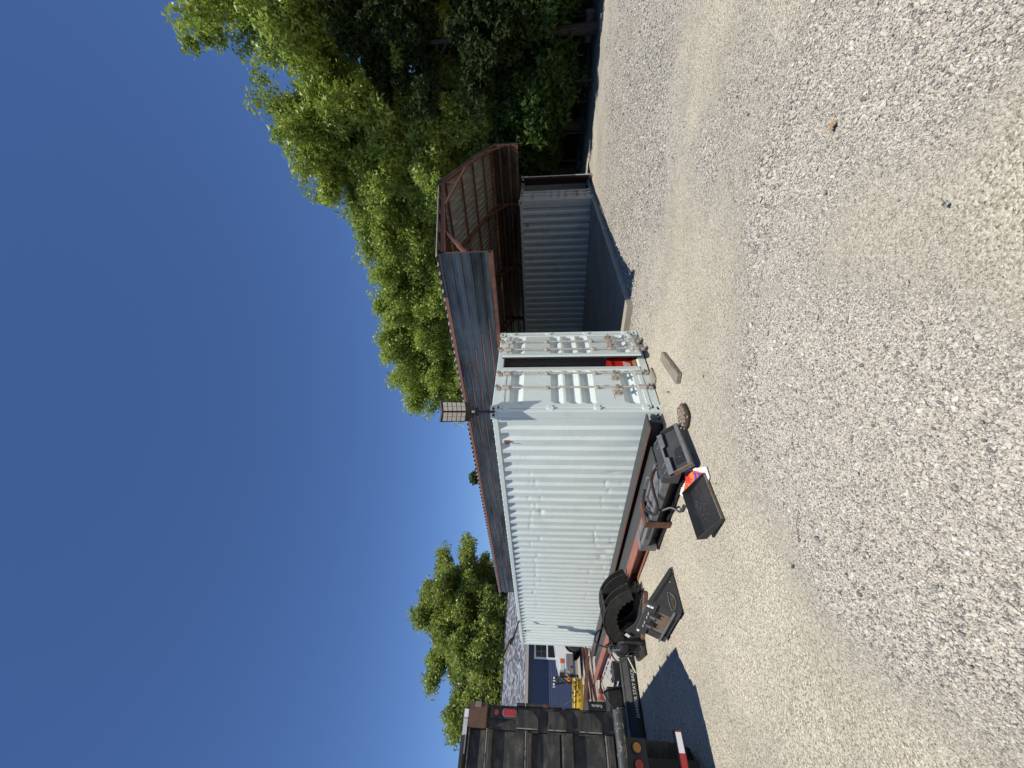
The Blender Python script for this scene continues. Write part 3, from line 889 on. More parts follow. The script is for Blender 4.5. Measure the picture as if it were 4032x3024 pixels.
# roof sheets: corrugations run down the slope
def roof_sheet_mesh(width=0.762, length=5.42, pitch=0.1905, dep=0.038):
    n = int(round(width / pitch))
    pr = []
    for i in range(n):
        b = i * pitch
        pr += [(b, 0), (b + 0.30 * pitch, 0), (b + 0.45 * pitch, dep), (b + 0.85 * pitch, dep)]
    pr.append((width, 0))
    m = MB(Matrix.Translation(ORG[can.name]))
    for th in (0.0, 0.0012):
        m.grid([[(0, y, z + th) for y, z in pr], [(-length, y, z + th) for y, z in pr]])
    return m
rs0 = None
ang = math.atan(slope)
nsh = int((YB - YF + 0.1) / 0.762) + 1
for s in (-1, 1):
    for i in range(nsh):
        y = YF - 0.03 + i * 0.762
        if rs0 is None:
            rs0 = roof_sheet_mesh().build('roof_sheet', galv_roof, can)
            o = rs0; ORG[o.name] = ORG[can.name]
        else:
            o = share(rs0, can)
        loc = Vector((XM, y if s < 0 else y + 0.762, ZR + 0.045 + random.uniform(0, 0.004)))
        o.location = loc - ORG[can.name]
        o.rotation_euler = (0, 0, 0) if s < 0 else (0, 0, math.pi)
        # tilt down the slope
        R = Matrix.Rotation(-ang, 4, 'Y') if s < 0 else (Matrix.Rotation(math.pi, 4, 'Z') @ Matrix.Rotation(-ang, 4, 'Y'))
        o.rotation_euler = R.to_euler()
# ridge cap
m = MB(); m.grid([[(XM - 0.25, y, roof_z(XM - 0.25) + 0.082), (XM, y, ZR + 0.085), (XM + 0.25, y, roof_z(XM + 0.25) + 0.082)] for y in (YF - 0.05, YB + 0.05)])
m.build('ridge_cap', galv, can)
# wall sheets: ribs run lengthwise
def wall_sheet(x, s, y0, y1, mat):
    pts = []
    z = ZE + 0.10; n = 5; p = (ZK + 0.01 - z) / n
    for i in range(n):
        b = z + i * p
        pts += [(0.0, b), (0.0, b + 0.66 * p), (-0.026, b + 0.74 * p), (-0.026, b + 0.90 * p), (0.0, b + 0.98 * p)]
    pts.append((0.0, ZK + 0.01 - (0.05 if s < 0 else 0)))
    m = MB()
    nseg = 14
    rows = []
    for k in range(nseg + 1):
        y = y0 + (y1 - y0) * k / nseg
        rows.append([(x + s * (d + 0.003 * math.sin(y * 2.3 + zz * 4) + 0.002 * math.sin(y * 5.1 + 3 * zz)), y, zz) for d, zz in pts])
    m.grid(rows)
    return m.build('wall_sheet', mat, can)
for x, s in ((XL - 0.055, 1), (XR + 0.055, -1)):
    ys = [YF - 0.02, 2.05, 6.9, 11.2, YB + 0.05]
    for i in range(4):
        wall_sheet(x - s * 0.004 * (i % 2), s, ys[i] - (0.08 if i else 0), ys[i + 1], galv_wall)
        for j in range(5):
            z = ZE + 0.10 + (j + 0.985) * (ZK + 0.01 - ZE - 0.10) / 5
    # rust run along the top edge and thin rust lines in the laps
    p = (ZK + 0.01 - ZE - 0.10) / 5
    for j in range(5):
        z = ZE + 0.10 + j * p + 0.70 * p
        m = MB(); m.bx(x - s * 0.012 - 0.006, x - s * 0.012 + 0.006, YF + 1.4 + 0.4 * j, YB, z - 0.03, z - 0.006)
        m.build('lap_bead', rust_stain, can)
    m = MB(); m.bx(x - s * 0.022 - 0.014, x - s * 0.022 + 0.014, YF + 0.9, YB, ZK - 0.035, ZK + 0.03); m.build('top_flashing', rust_stain, can)

# ================================================================== solar lamps on the container
def make_lamp(label, loc, az, tilt, arm, armdir):
    """az: horizontal heading of the head; tilt: its rise above level"""
    t = T('solar_street_lamp', label, 'lamp', loc, 'solar lamps on the white container')
    return t
def lamp_parts(t, base, d, arm_end, head_len, head_w):
    """d: head axis (unit); arm from base to arm_end, head carries on along d"""
    base, arm_end, d = Vector(base), Vector(arm_end), Vector(d).normalized()
    side = d.cross(Vector((0, 0, 1))).normalized()
    nrm = side.cross(d).normalized()          # top side of the head
    MB().tube([base, arm_end], 0.022, 10).build('arm', lamp_black, t, smooth=True)
    cl = MB(); cl.beam(arm_end - d * 0.05, arm_end + d * 0.06, 0.075, 0.06, nrm)
    cl.build('clamp', lamp_black, t, bevel=0.008)
    for s in (-1, 1):
        p = arm_end - d * 0.01 + side * s * 0.058
        MB().tube([p - d * 0.018, p + d * 0.018], 0.016, 8).build('clamp_bolt', lamp_black, t)
    a = arm_end + d * 0.04
    # housing: two wings folded down along the ridge
    def P(l, w, h): return a + d * l + side * w + nrm * h
    drop = 0.055
    m = MB()
    hw = head_w / 2
    nl = [0.0, 0.05, 0.08, head_len]
    wd = [hw * 0.62, hw * 0.66, hw * 0.98, hw]
    for s in (-1, 1):
        top = [P(l, 0, 0.012) for l in nl]; tops = [P(l, s * w, 0.012 + drop) for l, w in zip(nl, wd)]
        bot = [P(l, 0, -0.026) for l in nl]; bots = [P(l, s * w, -0.026 + drop) for l, w in zip(nl, wd)]
        m.strip(top, tops); m.strip(bot, bots); m.strip(tops, bots)
        m.add([top[0], tops[0], bots[0], bot[0]], [(0, 1, 2, 3)]); m.add([top[-1], tops[-1], bots[-1], bot[-1]], [(0, 1, 2, 3)])
    m.build('housing', lamp_black, t)
    # solar panel on top
    m = MB()
    m.strip([P(0.09, -hw * 0.95, 0.014 + drop * 0.95 + 0.004), P(0.09, 0, 0.018), P(0.09, hw * 0.95, 0.018 + drop * 0.95)], [P(head_len - .01, -hw * 0.95, 0.018 + drop * 0.95), P(head_len - .01, 0, 0.018), P(head_len - .01, hw * 0.95, 0.018 + drop * 0.95)])
    m.build('solar_panel', solar_m, t)
    # light cells below
    l0, l1 = head_len * 0.285, head_len * 0.955
    st = (l1 - l0) / 5
    for s in (-1, 1):
        for k in range(5):
            la, lb = l0 + k * st + 0.006, l0 + (k + 1) * st - 0.009
            wa, wb = hw * 0.09, hw * 0.90
            def Q(l, w): return P(l, s * w, -0.0265 + drop * w / hw)
            vs = [Q(la + 0.012 * (1 - 0), wa), Q(lb + 0.012 * 1, wa), Q(lb, wb), Q(la, wb)]
            mm = MB()
            low = [v - nrm * 0.005 for v in vs]
            mm.add(vs + low, [(4, 5, 6, 7), (0, 1, 5, 4), (1, 2, 6, 5), (2, 3, 7, 6), (3, 0, 4, 7)])
            cell = mm.build('light_cell', led_m, t)
            mid = [(low[0] + low[3]) / 2, (low[1] + low[2]) / 2]
            ds = MB(); ds.beam(mid[0] + (mid[1] - mid[0]) * 0.1 - nrm * 0.002, mid[0] + (mid[1] - mid[0]) * 0.9 - nrm * 0.002, 0.004, 0.003, nrm)
            ds.build('divider', mid_grey, cell)
    sn = MB(); sn.beam(P(0.025, 0, -0.032), P(0.085, 0, -0.032), 0.036, 0.014, nrm); so2 = sn.build('sensor', white_decal_glint, t, bevel=0.003)
    sn = MB(); sn.beam(P(0.05, 0, -0.0405), P(0.062, 0, -0.0405), 0.012, 0.004, nrm); sn.build('sensor_lens', lamp_black, so2)
l1 = make_lamp('black solar street lamp on the near corner of the white container', (0, 0, 2.896), 0, 0, 0, 0)
lamp_parts(l1, (-0.005, -0.005, 2.80), (-0.50, -0.50, 0.66), (-0.02, -0.02, 3.12), 0.66, 0.335)
MB().bx(-0.03, 0.03, -0.03, 0.03, 2.8965, 2.92).build('foot', lamp_black, l1)
l2 = make_lamp('black solar street lamp on the far stretch of the white container, leaning outward', (0, 9.82, 2.86), 0, 0, 0, 0)
lamp_parts(l2, (0.0, 9.82, 2.84), (-0.83, 0.03, 0.36), (-0.50, 9.83, 3.0), 0.62, 0.335)
MB().bx(-0.02, 0.05, 9.78, 9.86, 2.80, 2.855).build('bracket', rust_frame, l2)

# ================================================================== steel beams along the container
def ibeam(name, label, x, y0, y1, h, w, tf, tw, mats, yaw=0.0):
    t = T(name, label, 'beam', (x, y0, 0), 'steel beams beside the white container')
    xf = Matrix.Translation((x, y0, 0)) @ rot_z(yaw) @ Matrix.Translation((-x, -y0, 0))
    MB(xf).bx(x - tw / 2, x + tw / 2, y0, y1, tf, h - tf).build('web', mats[0], t)
    MB(xf).bx(x - w / 2, x + w / 2, y0, y1, h - tf, h).build('flange', mats[1], t, bevel=0.003)
    MB(xf).bx(x - w / 2, x + w / 2, y0, y1, 0.004, tf).build('flange', mats[1], t, bevel=0.003)
    ed = MB(xf); ed.bx(x - w / 2 - 0.0035, x - w / 2 - 0.0005, y0 + 0.01, y1 - 0.01, h - tf + 0.001, h - 0.002)
    ed.bx(x - w / 2 - 0.0035, x - w / 2 - 0.0005, y0 + 0.01, y1 - 0.01, 0.006, tf - 0.001)
    ed.build('flange_edge', mats[2], t)
    return t
ibeam('steel_beam', 'dark mill steel beam with orange rusted edge hugging the white container', -0.175, 0.03, 12.55, 0.275, 0.30, 0.024, 0.014, (mill_steel, mill_steel, rust_edge))
ibeam('steel_beam', 'wide dark steel beam lying between the red beam and the container', -0.585, 0.44, 12.2, 0.20, 0.42, 0.02, 0.012, (mill_steel, mill_steel, rust_edge))
ibeam('steel_beam', 'long red primed steel beam, outermost beside the white container', -0.955, 0.35, 12.75, 0.215, 0.25, 0.02, 0.014, (primer_red, primer_red, primer_red), -0.009)

# ================================================================== skid loader attachments and clutter
# --- splitter-like attachment: ribbed mounting plate, twin cylinders on a beam, rusty clamp
sp = T('hydraulic_attachment', 'grey hydraulic attachment with black ribbed mounting plate and looped hoses', 'attachment', (-1.2, 0.5, 0))
PW = 0.70
Rp = Matrix.Translation((-1.20, -0.60, 0.05)) @ rot_z(0.05) @ Matrix.Rotation(math.radians(-44), 4, 'X')
# plate in local x (width), z (height); +y is its back
pts = [(-PW / 2 - 0.02, 0.04), (PW / 2, 0.04), (PW / 2, 0.36), (PW / 2 - 0.05, 0.47), (PW / 2 - 0.12, 0.50), (-PW / 2 + 0.10, 0.50), (-PW / 2 + 0.02, 0.46), (-PW / 2 - 0.02, 0.36)]
plate = MB(Rp).prism(pts, 'y', 0.0, 0.014).build('mount_plate', grey_black, sp, bevel=0.003)
m = MB(Rp)
# hook bar with the gap in its middle
m.prism([(-PW / 2 - 0.01, 0.30), (-0.10, 0.30), (-0.085, 0.335), (-0.085, 0.345), (0.085, 0.345), (0.085, 0.335), (0.10, 0.30), (PW / 2 - 0.01, 0.30), (PW / 2 - 0.01, 0.375), (-PW / 2 - 0.01, 0.375)], 'y', -0.055, -0.042)
m.bx(-PW / 2 - 0.01, PW / 2 - 0.01, -0.042, -0.001, 0.365, 0.375)
m.build('hook_bar', mid_grey, sp, bevel=0.003)
for x in (-0.27, -0.165, 0.165, 0.27):
    MB(Rp).prism([(-0.002, 0.30), (-0.058, 0.30), (-0.064, 0.38), (-0.002, 0.455)], 'x', x - 0.006, x + 0.006).build('rib', mid_grey, sp)
m = MB(Rp); m.bx(-PW / 2 + 0.0, PW / 2, -0.075, -0.001, 0.03, 0.045)
m.bx(-PW / 2 + 0.0, PW / 2, -0.075, -0.062, 0.045, 0.085)
m.build('lower_channel', mid_grey, sp, bevel=0.004)
MB(Rp).bx(-PW / 2 - 0.024, -PW / 2 - 0.008, -0.07, -0.001, 0.03, 0.30).build('side_lip', rust_panel, sp)
MB(Rp).bx(PW / 2 - 0.004, PW / 2 + 0.010, -0.07, -0.001, 0.03, 0.30).build('side_lip', grey_black, sp)
m = MB(Rp); m.prism([(-0.24, 0.11), (0.02, 0.11), (0.02, 0.2), (-0.04, 0.23), (-0.10, 0.225), (-0.15, 0.255), (-0.24, 0.25)], 'y', -0.008, -0.001); m.build('backing_plate', black_paint, sp)
m = MB(Rp)
rd = random.Random(3)
for _ in range(22):
    x, z = rd.gauss(-0.14, 0.04), rd.gauss(0.165, 0.025)
    m.bx(x, x + rd.uniform(.003, .010), -0.0105, -0.0085, z, z + rd.uniform(.002, .006))
m.build('paint_scuffs', mid_grey, sp)['kind'] = 'stuff'
# body
xb = -1.235
MB().bx(xb - 0.165, xb + 0.13, -0.28, 0.04, 0.10, 0.34).build('head_block', grey_black, sp, bevel=0.02, seg=2)
m = MB(); m.bx(xb - 0.13, xb + 0.12, 0.0, 2.0, 0.015, 0.04); m.bx(xb - 0.02, xb + 0.0, 0.0, 2.0, 0.04, 0.17); m.bx(xb - 0.13, xb + 0.12, 0.0, 2.0, 0.17, 0.19)
m.build('main_beam', black_paint, sp)
cy = MB(); cy.tube([(xb + 0.055, 0.0, 0.285), (xb + 0.055, 1.95, 0.285)], 0.062, 18); cy.build('cylinder', mid_grey, sp, smooth=True)
cy = MB(); cy.bx(xb - 0.145, xb - 0.02, 0.02, 1.92, 0.20, 0.315); cy.build('box_beam', mid_grey, sp, bevel=0.012, seg=2)
cy = MB(); cy.tube([(xb + 0.12, -0.05, 0.36), (xb + 0.12, 0.75, 0.355)], 0.024, 10); cy.build('pipe', mid_grey, sp, smooth=True)
MB().bx(xb - 0.155, xb + 0.14, 1.86, 2.02, 0.06, 0.335).build('end_block', mid_grey, sp, bevel=0.012, seg=2)
m = MB(); m.bx(xb + 0.02, xb + 0.12, 2.021, 2.024, 0.22, 0.32); m.build('decal', white_decal_glint, sp)
# rusty saddle clamp
m = MB()
m.bx(xb - 0.20, xb + 0.20, 1.02, 1.17, 0.375, 0.40); m.bx(xb - 0.20, xb - 0.178, 1.02, 1.17, 0.0, 0.375); m.bx(xb + 0.178, xb + 0.20, 1.02, 1.17, 0.0, 0.375)
m.build('saddle_clamp', rust_frame, sp, bevel=0.004)
m = MB(); m.bx(xb - 0.19, xb - 0.178, 1.17, 1.60, 0.38, 0.40); m.build('clamp_strap', rust_frame, sp)
def bez(ps, n=24):
    ps = [Vector(p) for p in ps]; o = []
    for i in range(len(ps) - 1):
        p0, p1, p2, p3 = ps[max(i - 1, 0)], ps[i], ps[i + 1], ps[min(i + 2, len(ps) - 1)]
        for k in range(n // (len(ps) - 1)):
            t = k / (n // (len(ps) - 1))
            o.append(0.5 * ((2 * p1) + (p2 - p0) * t + (2 * p0 - 5 * p1 + 4 * p2 - p3) * t * t + (3 * p1 - p0 - 3 * p2 + p3) * t ** 3))
    o.append(ps[-1]); return o
MB().tube(bez([(xb + 0.05, -0.02, 0.37), (xb - 0.03, 0.06, 0.44), (xb - 0.13, 0.25, 0.40), (xb - 0.215, 0.55, 0.30), (xb - 0.19, 0.80, 0.31), (xb - 0.02, 0.92, 0.38), (xb + 0.12, 0.86, 0.40), (xb + 0.15, 0.66, 0.40)], 56), 0.021, 10).build('hose', gasket, sp, smooth=True)
MB().tube(bez([(xb + 0.1, 0.74, 0.36), (xb - 0.05, 0.76, 0.33), (xb - 0.2, 0.66, 0.24), (xb - 0.24, 0.52, 0.12), (xb - 0.34, 0.46, 0.03), (xb - 0.36, 0.26, 0.03)], 40), 0.016, 8).build('hose', grey_black, sp, smooth=True)
m = MB(); m.tube([(xb + 0.17, 0.42, 0.40), (xb + 0.16, 0.60, 0.405)], 0.016, 8); m.tube([(xb + 0.172, 0.36, 0.40), (xb + 0.17, 0.43, 0.40)], 0.024, 6); m.build('fitting', steel_pin, sp)

# --- black tray leaning on the bag
tr = T('steel_tray', 'shallow black steel tray lying on the gravel near the torn bag', 'tray', (-2.03, -0.45, 0))
Rt = Matrix.Translation((-2.05, -0.66, 0.012)) @ rot_z(0.03) @ Matrix.Rotation(math.radians(13), 4, 'X')
L2, D2 = 0.31, 0.39
MB(Rt).bx(-L2, L2, 0.0, D2, 0.0, 0.012).build('base', black_paint, tr)
MB(Rt).prism([(D2 - 0.012, 0.012), (D2, 0.012), (D2 + 0.05, 0.095), (D2 + 0.038, 0.10)], 'x', -L2, L2).build('back_wall', black_paint, tr, bevel=0.002)
MB(Rt).bx(-L2, L2, -0.012, 0.0, -0.002, 0.032).build('front_lip', rust_panel, tr, bevel=0.002)
for s in (-1, 1):
    MB(Rt).prism([(-0.01, 0.0), (D2, 0.0), (D2 + 0.048, 0.10), (-0.01, 0.035)], 'x', s * L2 - 0.006 + s * 0.0065, s * L2 + 0.006 + s * 0.0065).build('end_wall', black_paint if s > 0 else dusty_black, tr)
m = MB(Rt)
for _ in range(60):
    x, y = rd.gauss(-0.02, 0.12), rd.gauss(0.25, 0.07)
    a = rd.uniform(0, 6.28); l = rd.uniform(0.004, 0.03)
    m.beam((x, y, 0.0125), (x + l * math.cos(a), y + l * math.sin(a), 0.0125), 0.0022, 0.001)
m.build('scratches', mid_grey, tr)['kind'] = 'stuff'

# --- torn printed bag
def bag_z(x, y):
    low = min(1.0, max(0.0, (x + 1.72) / 0.12)) if y < 0.0 else 1.0
    return 0.012 + low * (0.05 + 0.022 * math.sin(x * 17 + 1) * math.sin(y * 13) + 0.016 * math.sin(x * 31 + y * 23))
def bag_patch(name, mat, poly, lift, parent, n=14):
    xs = [p[0] for p in poly]; ys = [p[1] for p in poly]
    def inside(x, y):
        c = False; j = len(poly) - 1
        for i in range(len(poly)):
            if (poly[i][1] > y) != (poly[j][1] > y) and x < (poly[j][0] - poly[i][0]) * (y - poly[i][1]) / (poly[j][1] - poly[i][1]) + poly[i][0]: c = not c
            j = i
        return c
    m = MB(); st = 0.012
    x = min(xs)
    while x < max(xs):
        y = min(ys)
        while y < max(ys):
            if inside(x + st / 2, y + st / 2):
                q = [(x, y), (x + st, y), (x + st, y + st), (x, y + st)]
                m.add([(a, b, bag_z(a, b) + lift) for a, b in q], [(0, 1, 2, 3)])
            y += st
        x += st
    return m.build(name, mat, parent, smooth=True)
bg_ = T('printed_bag', 'crumpled red and white printed bag with blue letters between tray and mounting plate', 'bag', (-1.65, -0.3, 0))
bag_patch('panel', bag_white, [(-1.36, -0.20), (-1.70, -0.74), (-1.84, -0.72), (-1.86, -0.55), (-1.72, -0.30), (-1.90, 0.0), (-1.74, 0.10), (-1.50, 0.14)], 0.0, bg_)
bag_patch('print', bag_red, [(-1.38, -0.18), (-1.58, -0.52), (-1.70, -0.62), (-1.78, -0.52), (-1.68, -0.30), (-1.80, -0.05), (-1.70, 0.02), (-1.52, 0.09)], 0.003, bg_)
for k in range(3):
    o = 0.05 * k
    bag_patch('lettering', bag_blue, [(-1.55 - o * .9, -0.44 - o), (-1.585 - o * .9, -0.475 - o), (-1.63 - o, -0.34 - o), (-1.66 - o, -0.25 - o), (-1.625 - o, -0.26 - o), (-1.60 - o, -0.36 - o)], 0.006, bg_)
# --- slice of log
lg = T('log_round', 'short round of log with scaly bark lying on the gravel', 'log', (-0.78, -0.68, 0))
n = 26
def lr(t): return 0.185 * (1 + 0.06 * math.sin(2 * t + 1) + 0.03 * math.sin(5 * t))
ring = [lr(2 * math.pi * k / n) for k in range(n)]
rows = []
for h, f in ((0.0, 0.96), (0.025, 1.0), (0.045, 0.97), (0.055, 0.90)):
    rows.append([(-0.78 + ring[k % n] * f * math.cos(2 * math.pi * k / n), -0.68 + ring[k % n] * f * math.sin(2 * math.pi * k / n), h) for k in range(n + 1)])
m = MB().grid(rows)
m.add([(-0.78 + ring[k] * 0.9 * math.cos(2 * math.pi * k / n), -0.68 + ring[k] * 0.9 * math.sin(2 * math.pi * k / n), 0.055) for k in range(n)], [tuple(range(n))])
m.build('core', log_crack, lg)
plate0 = None
for r_ in range(9):
    yy = -0.165 + r_ * 0.04
    x = -0.19 + (r_ % 2) * 0.025
    while x < 0.18:
        l = rd.uniform(0.035, 0.075)
        cx, cyy = x + l / 2, yy + rd.uniform(-.006, .006)
        a = math.atan2(cyy, cx)
        if math.hypot(cx, cyy) < lr(a) * 0.93:
            z = 0.059 - 0.08 * (math.hypot(cx, cyy) / 0.19) ** 4 * 0.3
            m = MB(Matrix.Translation((-0.78 + cx, -0.68 + cyy, z)) @ rot_z(rd.uniform(-.15, .15)))
            w_, h_ = l * 0.45, 0.0155
            m.prism([(-w_, -h_ * .6), (-w_ * .6, -h_), (w_ * .7, -h_), (w_, -h_ * .3), (w_ * .8, h_), (-w_ * .7, h_)], 'z', -0.006, rd.uniform(0.006, 0.012))
            m.build('bark_plate', log_bark, lg)
        x += l + 0.006
# --- weathered timber block
tb = MB(Matrix.Translation((0.10, -0.86, 0.0)) @ rot_z(math.radians(14)))
rows = []
tb.bx(-0.42, 0.42, -0.085, 0.085, -0.01, 0.066)
tag(tb.build('timber_block', timber, bevel=0.016, seg=2), 'weathered timber block lying in front of the open container door', 'timber')

# --- stump bucket: wedge with quick-attach face
sk = T('stump_bucket', 'dark grey wedge-shaped bucket attachment with embossed oval badge and hook brackets', 'bucket', (-2.3, 2.1, 0))
YA, YB2 = 1.55, 2.74
tri = [(-1.88, 0.006), (-2.53, 0.006), (-2.36, 0.455)]
MB().prism([(-1.88, 0.004), (-2.50, 0.004), (-2.535, 0.03), (-2.535, 0.06), (-2.375, 0.44), (-2.355, 0.45)], 'y', YA, YA + 0.014).build('side_plate', grey_black, sk, bevel=0.002)
MB().prism([(-1.88, 0.004), (-2.50, 0.004), (-2.535, 0.03), (-2.535, 0.06), (-2.375, 0.44), (-2.355, 0.45)], 'y', YB2 - 0.014, YB2).build('side_plate', grey_black, sk, bevel=0.002)
# rim strip along the sloping edge of the side plate
MB().beam((-1.905, YA - 0.010, 0.022), (-2.375, YA - 0.010, 0.424), 0.016, 0.055, (0.4, 0, 1)).build('rim_strip', grey_black, sk)
MB().beam((-1.875, YA - 0.012, 0.012), (-1.955, YA - 0.012, 0.016), 0.012, 0.024).build('tip_tooth', mid_grey, sk)
# sloping bottom sheet (hidden side) and back sheet
MB().beam((-1.90, (YA + YB2) / 2, 0.015), (-2.35, (YA + YB2) / 2, 0.43), YB2 - YA - 0.03, 0.012, (0, 0, 1)).build('floor_sheet', grey_black, sk)
# back face leans: local frame b(y, t) with t from bottom to top
def bk(y, t, off=0.0):
    p = Vector((-2.535, y, 0.03)).lerp(Vector((-2.36, y, 0.45)), t)
    nrm = Vector((-0.42, 0, 0.175)).normalized()
    return p + nrm * off
def bkbox(m, y0, y1, t0, t1, o0, o1):
    m.add([bk(y0, t0, o0), bk(y1, t0, o0), bk(y1, t1, o0), bk(y0, t1, o0), bk(y0, t0, o1), bk(y1, t0, o1), bk(y1, t1, o1), bk(y0, t1, o1)],
          [(0, 1, 2, 3), (7, 6, 5, 4), (0, 4, 5, 1), (1, 5, 6, 2), (2, 6, 7, 3), (3, 7, 4, 0)])
    return m
bkbox(MB(), YA + 0.016, YB2 - 0.016, 0.0, 1.0, -0.012, 0.0).build('back_sheet', grey_black, sk)
bkbox(MB(), YA, YB2, 0.70, 1.02, 0.002, 0.055).build('top_bar', grey_black, sk, bevel=0.006)
bkbox(MB(), YA, YB2, 0.16, 0.215, 0.002, 0.05).build('lower_bar', mid_grey, sk, bevel=0.004)
bkbox(MB(), YA, 1.78, 0.0, 0.70, 0.002, 0.02).build('cheek_plate', grey_black, sk, bevel=0.003)
bkbox(MB(), 2.52, YB2, 0.0, 0.70, 0.002, 0.02).build('cheek_plate', grey_black, sk, bevel=0.003)
bkbox(MB(), 1.80, 2.50, 0.22, 0.60, 0.002, 0.006).build('wear_panel', rust_panel, sk)
for y in (1.84, 2.20):
    for dy in (0.0, 0.14):
        bkbox(MB(), y + dy, y + dy + 0.022, 0.58, 0.86, 0.004, 0.085).build('hook_plate', grey_black, sk, bevel=0.002)
    bkbox(MB(), y + 0.022, y + 0.14, 0.62, 0.80, 0.01, 0.07).build('hook_block', mid_grey, sk)
    bkbox(MB(), y - 0.002, y + 0.022, 0.863, 0.885, 0.004, 0.085).build('painted_glint', white_decal_glint, sk)  # white strips paint the glints on the hook plate edges
    bkbox(MB(), y + 0.138, y + 0.164, 0.863, 0.885, 0.004, 0.085).build('painted_glint', white_decal_glint, sk)
for y in (1.75, 1.92, 2.08, 2.26, 2.42):
    bkbox(MB(), y, y + 0.012, 0.62, 0.72, 0.02, 0.05).build('gusset', grey_black, sk)
bkbox(MB(), 1.60, 1.66, 0.90, 1.0, 0.056, 0.058).build('decal', white_decal_glint, sk)
bkbox(MB(), 1.60, 1.66, 0.80, 0.885, 0.056, 0.058).build('decal', white_decal_glint, sk)
bkbox(MB(), 2.60, 2.68, 0.92, 1.0, 0.056, 0.058).build('decal', white_decal_glint, sk)
# embossed badge: raised rim arc and letters, upside down as the bucket lies
cxb, czb = -2.375, 0.115
arc = []
for k in range(25):
    a = math.pi * k / 24
    arc.append((cxb - 0.125 * math.cos(a), YA - 0.004, czb + 0.04 - 0.085 * math.sin(a)))
arc2 = [(cxb + 0.125 - 0.25 * k / 8, YA - 0.004, czb + 0.04 + 0.012 * math.sin(math.pi * k / 8)) for k in range(9)]
MB().tube(arc + arc2, 0.006, 6).build('badge_rim', mid_grey, sk)
text_mesh('badge_letters', 'NORBERS', 0.058, rust_panel, sk, (cxb, YA - 0.003, czb + 0.008), (-1, 0, 0), (0, 0, -1), 0.003, 0.95)
m = MB(); m.tube([(-2.10, YA - 0.006, 0.085), (-2.10, YA + 0.002, 0.085)], 0.011, 10); m.build('bolt', steel_pin, sk)

# --- root grapple
gp = T('grapple', 'black hydraulic grapple with serrated curved jaws and hoses beside the red beam', 'grapple', (-1.75, 4.3, 0))
# jaw direction runs along u (down to the right), stacked across its width along wv
gu = Vector((0.50, -0.866, 0)).normalized()     # towards the jaw tips
gw = Vector((-0.866, -0.50, 0)).normalized()    # across the grapple
gc = Vector((-1.62, 4.35, 0.0))
def G(u, w, z): return gc + gu * u + gw * w + Vector((0, 0, z))
def jaw_poly(teeth=11):
    """outline in (u, z): a big C opening downwards to the right"""
    outer = []; inner = []
    for k in range(19):
        a = math.radians(200 - 170 * k / 18 - 10)
        outer.append((0.10 + 0.74 * math.cos(a), 0.06 + 0.74 * math.sin(a) * 1.0))
    n2 = teeth * 2
    for k in range(n2 + 1):
        a = math.radians(20 + 140 * k / n2)
        r = 0.47 + (0.035 if k % 2 else 0.0)
        inner.append((0.14 + r * math.cos(a), 0.05 + r * math.sin(a)))
    return outer + inner
def gplate(poly, w0, w1, name, mat, parent=None, bevel=0.0):
    m = MB()
    n_ = len(poly)
    vs = [G(u, w0, z) for u, z in poly] + [G(u, w1, z) for u, z in poly]
    fs = [tuple(range(n_)), tuple(range(2 * n_ - 1, n_ - 1, -1))] + [(i, i + n_, (i + 1) % n_ + n_, (i + 1) % n_) for i in range(n_)]
    m.add(vs, fs)
    return m.build(name, mat, parent or gp, bevel=bevel)
jp = jaw_poly()
for w0 in (-0.42, -0.26, 0.05, 0.24):
    gplate(jp, w0, w0 + 0.025, 'jaw_plate', black_paint if w0 < 0.2 else dusty_black)
# curved hood sheet over the jaws
rows = []
for w_ in (-0.45, 0.27):
    rows.append([G(0.10 + 0.735 * math.cos(math.radians(a)), w_, 0.06 + 0.735 * math.sin(math.radians(a))) for a in range(72, 188, 8)])
m = MB().grid(rows)
rows = []
for w_ in (0.27, -0.45):
    rows.append([G(0.10 + 0.72 * math.cos(math.radians(a)), w_, 0.06 + 0.72 * math.sin(math.radians(a))) for a in range(72, 188, 8)])
m.grid(rows)
m.build('hood', dusty_black, gp, smooth=True)
for w_ in (-0.30, -0.14, 0.02, 0.16):
    MB().tube([G(0.10 + 0.742 * math.cos(math.radians(a)), w_, 0.06 + 0.742 * math.sin(math.radians(a))) for a in range(70, 190, 6)], 0.011, 6).build('hood_bead', black_paint, gp, smooth=True)
# lower jaw: base bar, side plate, tines
low = [(0.78, 0.03), (0.30, 0.02), (-0.30, 0.03), (-0.42, 0.20), (-0.30, 0.42), (-0.12, 0.44), (0.0, 0.30), (0.10, 0.20), (0.22, 0.155), (0.34, 0.135), (0.46, 0.12), (0.60, 0.10), (0.76, 0.07)]
for w0 in (0.30, 0.02, -0.40):
    gplate(low, w0, w0 + 0.022, 'lower_tine', dusty_black if w0 < 0.2 else grey_black)
MB().beam(G(0.80, 0.36, 0.035), G(-0.35, 0.36, 0.045), 0.05, 0.06).build('base_bar', rust_panel, gp)
MB().beam(G(0.86, 0.36, 0.03), G(0.62, 0.36, 0.035), 0.07, 0.05).build('tip_shoe', rust_frame, gp)
for u_, z_ in ((0.55, 0.05), (0.05, 0.06), (-0.36, 0.2)):
    MB().tube([G(u_, -0.42, z_), G(u_, 0.34, z_)], 0.035, 10).build('cross_tube', dusty_black, gp, smooth=True)
